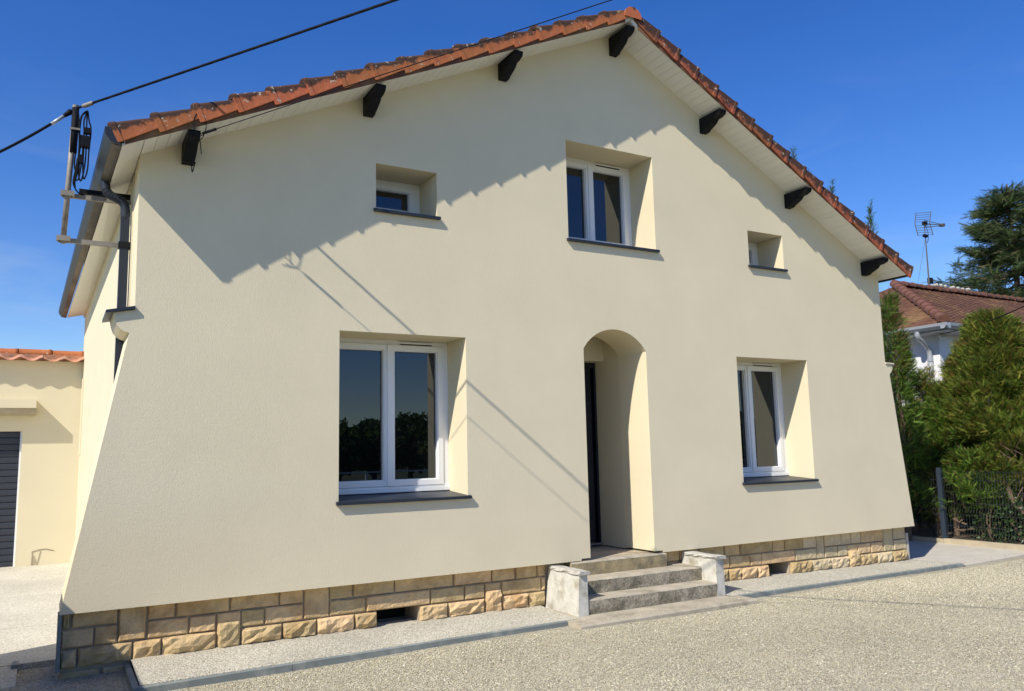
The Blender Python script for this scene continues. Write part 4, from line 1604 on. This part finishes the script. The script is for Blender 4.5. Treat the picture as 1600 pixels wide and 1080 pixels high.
FROND = [quad_frond(5, 1.0, 0.027, c_) for c_ in (0.05, -0.12, 0.2)]
NEEDLE = [quad_frond(7, 1.0, 0.022, c_) for c_ in (-0.05, -0.2, 0.1)]


def thuja(root, cx, cy, z0, z1, rx, ry, n, cols, p, size=(.16, .30), gap=-0.32, up=0.9, top_pow=0.6, name='crown', trunk=True, lean=(0, 0)):
    """shaggy columnar conifer: fronds on plume-shaped clumps standing off a core"""
    m_ = int(n)
    # plumes
    k = max(14, int(m_ / 140))
    h = RNG.uniform(0, 1, k) ** 0.85
    ang = RNG.uniform(0, 2 * np.pi, k)
    prof = np.clip(1 - h, 0, 1) ** top_pow * (0.55 + 0.45 * np.clip(h * 5, 0, 1))
    rad = prof * RNG.uniform(0.45, 1.0, k)
    px_ = cx + np.cos(ang) * rx * rad + lean[0] * h
    py_ = cy + np.sin(ang) * ry * rad + lean[1] * h
    pz_ = z0 + (z1 - z0) * h
    j = RNG.integers(0, k, m_)
    t = RNG.uniform(0, 1, m_) ** 0.8
    out = np.stack([np.cos(ang), np.sin(ang), np.zeros(k)], 1)
    axis = out * RNG.uniform(0.4, 1.0, (k, 1)) + np.array([0, 0, 1]) * (up + RNG.uniform(-.4, .3, (k, 1)))
    axis /= np.linalg.norm(axis, axis=1, keepdims=True)
    plen = RNG.uniform(0.35, 0.75, k) * min(1.2, (z1 - z0) / 3)
    pw = 0.20 * (1 - t * 0.85)
    pos = np.stack([px_, py_, pz_], 1)[j] + axis[j] * (t * plen[j])[:, None] + RNG.normal(0, 1, (m_, 3)) * pw[:, None] * np.array([.75, .75, .6])
    dirs = axis[j] * 1.0 + RNG.normal(0, .55, (m_, 3)) + out[j] * .25
    hp = np.clip((pos[:, 2] - z0) / (z1 - z0 + 0.25), 0, 1)
    env = np.clip(1 - hp, 0, 1) ** top_pow
    rho = np.hypot((pos[:, 0] - cx - lean[0] * hp) / rx, (pos[:, 1] - cy - lean[1] * hp) / ry)
    keep = (fbm(pos, 2.3) > gap) & (pos[:, 2] > z0 - 0.05) & (rho < env * 1.12 + 0.10 + 0.10 * fbm(pos, 5.0)) & (pos[:, 2] < z1 + 0.3)
    pos, dirs, j = pos[keep], dirs[keep], j[keep]
    m_ = len(pos)
    size_ = RNG.uniform(*size, m_)
    col = palette(m_, cols, p)
    tone = RNG.uniform(0.72, 1.25, (k, 1))
    brown = (RNG.uniform(0, 1, k) < 0.10)[:, None]
    col = col * tone[j]
    col = np.where(brown[j], col * 0.35 + np.array([0.12, 0.075, 0.022]) * 0.75, col)
    v, f_, c_ = scatter(FROND, pos, dirs, size_, col)
    link(name, fast_mesh(name, v, f_, c_), M['leaf'], root)
    if trunk:
        b_ = MB()
        b_.tube([(cx, cy, -.1), (cx + .05, cy - .03, z0 + (z1 - z0) * .4), (cx + lean[0], cy + lean[1], z0 + (z1 - z0) * .85)], [0.05, 0.04, 0.012], 8)
        for q_ in range(26):
            hh_ = random.uniform(0.1, 0.8)
            a_ = random.uniform(0, 6.28)
            l_ = random.uniform(.5, 1.0) * (1 - hh_) ** .5
            o_ = Vector((cx, cy, z0 + (z1 - z0) * hh_))
            e_ = o_ + Vector((math.cos(a_) * rx * l_, math.sin(a_) * ry * l_, .25))
            b_.tube([o_, o_.lerp(e_, .5) + Vector((0, 0, -.05)), e_], [0.022, 0.015, 0.006], 5)
        b_.build('trunk', M['bark'], root)


OLIVE = [(0.140, 0.200, 0.026), (0.205, 0.255, 0.036), (0.066, 0.110, 0.019), (0.300, 0.275, 0.050), (0.22, 0.135, 0.045)]
GREEN = [(0.105, 0.200, 0.027), (0.160, 0.265, 0.038), (0.054, 0.112, 0.020), (0.225, 0.285, 0.046), (0.19, 0.125, 0.05)]
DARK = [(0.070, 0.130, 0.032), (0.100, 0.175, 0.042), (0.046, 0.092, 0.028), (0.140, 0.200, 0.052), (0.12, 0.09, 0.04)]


def plant(root_name, px, pytop, xp, half, zb, n, cols, p, label, cat, group, **kw):
    """plant placed from its outline: centre column and tip in the photograph, standing on the plane x = xp"""
    tp = at(px, pytop, x=xp)
    d_ = (tp - CAM).dot(FW)
    r_ = half * d_ / CF
    o = thing(root_name, (tp.x, tp.y, 0), label, cat, group)
    thuja(o, tp.x, tp.y, zb, tp.z - 0.30 * min(1.2, (tp.z - zb) / 3), r_ * .82, r_ * .82, n, cols, p, **kw)
    return o


HG = 'thuja hedge along the fence'
plant('thuja_hedge_plant', 1546, 482, 15.25, 122, 0.6, 112000, OLIVE, [.34, .26, .2, .12, .08],
      'broad olive green thuja at the right with a yellow tinged tip over the bungalow gutter', 'shrub', HG, top_pow=0.62, size=(.09, .19))
plant('thuja_hedge_plant', 1618, 500, 15.5, 100, 0.55, 66000, OLIVE, [.34, .26, .24, .09, .07],
      'thuja cut off by the right edge of the frame beside the broad olive one', 'shrub', HG, top_pow=0.6, size=(.09, .19))
plant('thuja_hedge_plant', 1442, 562, 14.6, 38, 0.4, 27000, OLIVE, [.30, .27, .13, .16, .14],
      'slim yellowish thuja with bare twigs in front of the white bungalow wall', 'shrub', HG, gap=-0.05, size=(.08, .17), top_pow=0.5)
plant('thuja_hedge_plant', 1474, 602, 14.7, 64, 0.3, 52000, GREEN, [.35, .3, .15, .15, .05],
      'low fresh green thuja between the sparse one and the broad olive one', 'shrub', HG, size=(.09, .18), top_pow=0.6)
plant('thuja_hedge_plant', 1402, 575, 14.6, 36, 0.2, 28000, GREEN, [.32, .28, .2, .12, .08],
      'low ragged thuja against the lower right edge of the house wall', 'shrub', HG, size=(.09, .18), top_pow=0.5)
plant('thuja_hedge_plant', 1520, 680, 14.5, 62, 0.50, 30000, GREEN, [.30, .27, .22, .14, .07],
      'low green thuja skirt hanging over the fence wires beside the slate post', 'shrub', HG, size=(.09, .18), top_pow=0.35)
for px_, lab_ in ((1440, 'dark fill thuja added in the deep gap behind the fence nearest the house'), (1500, 'dark fill thuja added behind the fence wires just right of the slate post'),
                  (1560, 'dark fill thuja added behind the ivy at the fence'), (1630, 'dark fill thuja added behind the bent trunk')):
    plant('thuja_hedge_plant', px_, 690, 15.45, 48, 0.0, 11000, DARK, [.25, .2, .42, .08, .05], lab_, 'shrub', HG, size=(.10, .22), top_pow=0.2, gap=-0.8)  # dark-leaved plants added to make the gap read as deep shade

cyp = 'cypress row behind the right flank of the house'
for (px, py, xx, rr, lab, nn, lh) in (
        (1240, 232, 13.2, 0.16, 'cypress whose tip shows farthest up the right verge', 1800, 0.46),
        (1262, 268, 13.3, 0.16, 'cypress with a short tip just above the right verge below the highest tip', 1500, 0.30),
        (1303, 280, 13.15, 0.16, 'cypress with a slanting tip above the middle of the right verge', 1800, 0.50),
        (1359, 316, 13.2, 0.16, 'cypress with the bushiest tip, above the lower end of the right verge', 2000, 0.60)):
    tp = at(px, py, x=xx)
    c_ = thing('cypress', (tp.x, tp.y, 0), lab, 'tree', cyp)
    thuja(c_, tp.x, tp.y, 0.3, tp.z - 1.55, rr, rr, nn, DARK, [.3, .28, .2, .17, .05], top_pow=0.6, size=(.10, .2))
    # the leader that peeps over the tiles
    nL = int(260 * lh)
    t_ = RNG.uniform(0, 1, nL) ** 0.9
    lean = Vector((0.16, -0.16, 0)) if px in (1303,) else Vector((0.03, -0.03, 0))
    base_ = np.array([tp.x - lean.x, tp.y - lean.y, tp.z - lh - .25])
    ax_ = np.array([lean.x, lean.y, lh + .25])
    pos = base_ + ax_ * t_[:, None] + RNG.normal(0, .018, (nL, 3))
    dirs = ax_ / np.linalg.norm(ax_) + RNG.normal(0, .75, (nL, 3)) * np.array([1, 1, .3])
    v, f_, cc = scatter(FROND, pos, dirs, (0.21 - 0.13 * t_) * RNG.uniform(.7, 1.1, nL), palette(nL, DARK, [.3, .3, .2, .17, .03]))
    link('leader', fast_mesh('leader', v, f_, cc), M['leaf'], c_)
    MB().tube([tuple(base_ - np.array([0, 0, 1.2])), tuple(base_), tuple(base_ + ax_ * .9)], [0.03, 0.014, 0.003], 5).build('trunk', M['bark'], c_)

plant('cypress', 1386, 434, 13.9, 38, 0.4, 34000, GREEN, [.34, .28, .2, .13, .05],
      'dark cypress against the right edge of the house, hiding the bungalow roof end', 'tree', cyp, top_pow=0.5, size=(.09, .18))
plant('cypress', 1420, 640, 15.1, 60, 0.1, 30000, GREEN, [.3, .28, .25, .12, .05],
      'low green cypress farther back between the house and the fence', 'tree', cyp, top_pow=0.4, size=(.10, .2))

# ivy at the foot of the hedge
iv = thing('ivy_bush', (14.6, 0.0, 0), 'glossy dark ivy filling the wire fence at the lower right', 'shrub')
nI = 5200
pos = np.stack([14.12 + RNG.gamma(1.5, .22, nI), RNG.uniform(-2.2, 0.62, nI), RNG.uniform(-0.02, 1.0, nI)], 1)
hgt = 0.72 + 0.28 * np.sin(pos[:, 1] * 3.1 + .6) - 0.5 * np.clip(pos[:, 1] - 0.15, 0, 1) * 1.6
pos = pos[pos[:, 2] < hgt]
nI = len(pos)
leafv = np.array([(0, 0, 0), (.35, -.42, .05), (.62, -.2, 0.02), (1, 0, -.1), (.62, .2, .02), (.35, .42, .05)])
leaff = np.array([(0, 1, 2), (0, 2, 3), (0, 3, 4), (0, 4, 5)])
dirs = np.stack([RNG.normal(-.6, .6, nI), RNG.normal(-.2, .7, nI), RNG.normal(-.2, .6, nI)], 1)
v, f_, cc = scatter([(leafv, leaff)], pos, dirs, RNG.uniform(.035, .075, nI), palette(nI, [(0.030, 0.062, 0.018), (0.045, 0.085, 0.022), (0.075, 0.115, 0.03), (0.10, 0.10, 0.035)], [.4, .35, .2, .05]))
M['ivy'] = mat('ivy_leaf', (0.05, 0.09, 0.03), 0.38, attr='tint', trans=0.15, spec=0.45)
link('foliage', fast_mesh('foliage', v, f_, cc), M['ivy'], iv)
b = MB()
for k in range(24):
    y = random.uniform(-1.8, .6)
    x = random.uniform(14.2, 14.6)
    b.tube(spline([(x, y, 0), (x + random.uniform(-.1, .1), y + random.uniform(-.2, .2), .4), (x + random.uniform(-.2, .2), y + random.uniform(-.3, .3), .9)], 4), 0.012, 5)
b.build('stem', M['bark'], iv)
# bent bare trunk of the cut hedge plant
bt = thing('bent_trunk', (14.6, -0.3, 0), 'bent bare brown trunk with dead twigs behind the fence at the right edge', 'trunk')
P0 = [at(p, q_, x=14.35) for p, q_ in ((1560, 735), (1574, 762), (1584, 785), (1597, 800), (1620, 812), (1650, 850))]
MB().tube(spline(P0, 6), [0.035] * 4 + [0.042] * 27, 9).build('trunk', M['bark'], bt, smooth=True)
b = MB()
for k in range(60):
    p = at(random.uniform(1548, 1605), random.uniform(690, 745), x=14.4 + random.uniform(-.1, .2))
    e = p + Vector((random.uniform(-.15, .15), random.uniform(-.25, .25), random.uniform(-.2, .25)))
    b.tube([p, p.lerp(e, .5) + Vector((0, 0, .02)), e], [0.006, 0.004, 0.002], 4)
b.build('twig', M['bark'], bt)
dbr = thing('dead_branch', (14.3, 0.8, 0.1), 'cut grey branch stubs poking towards the fence beside the post', 'branch')
b = MB()
for a_, c_ in (((1488, 810), (1512, 820)), ((1490, 824), (1508, 831)), ((1502, 783), (1512, 798)), ((1497, 828), (1525, 826)), ((1500, 815), (1504, 812))):
    p, e = at(*a_, x=14.22), at(*c_, x=14.32)
    b.tube([p, p.lerp(e, .5) + Vector((0, .01, -.01)), e], [0.010, 0.014, 0.020], 6)
b.build('stub', M['bark'], dbr)

# spruce far behind the bungalow
sp = thing('spruce_tree', (36.2, 10.5, 0), 'tall dark spruce rising behind the brown tiled roof', 'tree')
sx, sy, sh = 36.4, 11.0, 13.0
SP = [(0.060, 0.100, 0.036), (0.085, 0.125, 0.040), (0.12, 0.14, 0.05), (0.042, 0.075, 0.032), (0.17, 0.155, 0.08)]
pos_l, dir_l, tone_l = [], [], []
b = MB()
b.tube([(sx, sy, -.1), (sx, sy, sh)], [0.28, 0.03], 8)
for k in range(300):
    h = (random.random() ** 0.8) * 0.97
    z = 2.2 + (sh - 2.2) * h
    a_ = random.uniform(0, 6.28)
    L_ = (0.45 + 5.3 * (1 - h) ** 0.80) * random.uniform(0.62, 1.12)
    dx, dy = math.cos(a_), math.sin(a_)
    n_ = int(22 + 44 * L_)
    t = RNG.uniform(.12, 1, n_) ** .8
    droop = -0.20 * L_ * t + 0.22 * L_ * t ** 3
    wv = RNG.normal(0, 1, (n_, 3)) * (np.array([.24, .24, .13]) * (0.35 + (1 - t)[:, None] * .8))
    p = np.stack([sx + dx * L_ * t, sy + dy * L_ * t, z + droop], 1) + wv
    d = np.stack([dx + RNG.normal(0, .75, n_), dy + RNG.normal(0, .75, n_), RNG.normal(.12, .45, n_)], 1)
    pos_l.append(p)
    dir_l.append(d)
    tone_l.append(np.full(n_, random.uniform(.7, 1.3)))
    b.tube([(sx, sy, z), (sx + dx * L_ * .55, sy + dy * L_ * .55, z - .13 * L_), (sx + dx * L_ * .95, sy + dy * L_ * .95, z + .0 * L_)], [0.045, 0.028, 0.008], 5)
pos, dirs, tn = np.concatenate(pos_l), np.concatenate(dir_l), np.concatenate(tone_l)
v, f_, cc = scatter(NEEDLE, pos, dirs, RNG.uniform(.22, .46, len(pos)), palette(len(pos), SP, [.3, .28, .16, .18, .08]) * tn[:, None])
link('crown', fast_mesh('crown', v, f_, cc), M['leaf'], sp)
b.build('trunk', M['bark'], sp)

# trees over the street, mirrored in the panes
def far_tree(x, y, h, r_, lab):
    o = thing('street_tree', (x, y, GZ), lab, 'tree', 'trees across the street')
    n_ = 2600
    u = RNG.normal(0, 1, (n_, 3))
    u /= np.linalg.norm(u, axis=1, keepdims=True)
    p = np.array([x, y, h * .58]) + u * np.array([r_, r_, h * .42]) * (RNG.uniform(.4, 1, (n_, 1)) ** .5) * (1 + .22 * fbm(u, 3.0)[:, None])
    v, f_, cc = scatter([(leafv, leaff)], p, RNG.normal(0, 1, (n_, 3)), RNG.uniform(.25, .5, n_), palette(n_, DARK, [.3, .3, .2, .15, .05]))
    link('crown', fast_mesh('crown', v, f_, cc), M['leaf'], o)
    MB().tube([(x, y, GZ), (x, y, h * .6)], [.18, .08], 8).build('trunk', M['bark'], o)


for i, x in enumerate(np.arange(9, 62, 2.3)):
    far_tree(x + random.uniform(-.8, .8), -40 + random.uniform(-3, 3), random.choice([3.0, 3.3, 3.6, 4.2]) + random.uniform(-.3, .3), random.uniform(1.9, 2.7), 'leafy tree across the street behind the camera')
rail = thing('street_rail', (20, -25, GZ), 'white street railing across the road behind the camera', 'railing')
for z in (0.55, 0.9):
    MB().box(4, 44, -25.05, -25.0, z, z + .06).build('rail', M['pvc'], rail)
for x in range(4, 45, 4):
    MB().box(x, x + .08, -25.06, -24.98, GZ, .97).build('post', M['pvc'], rail)
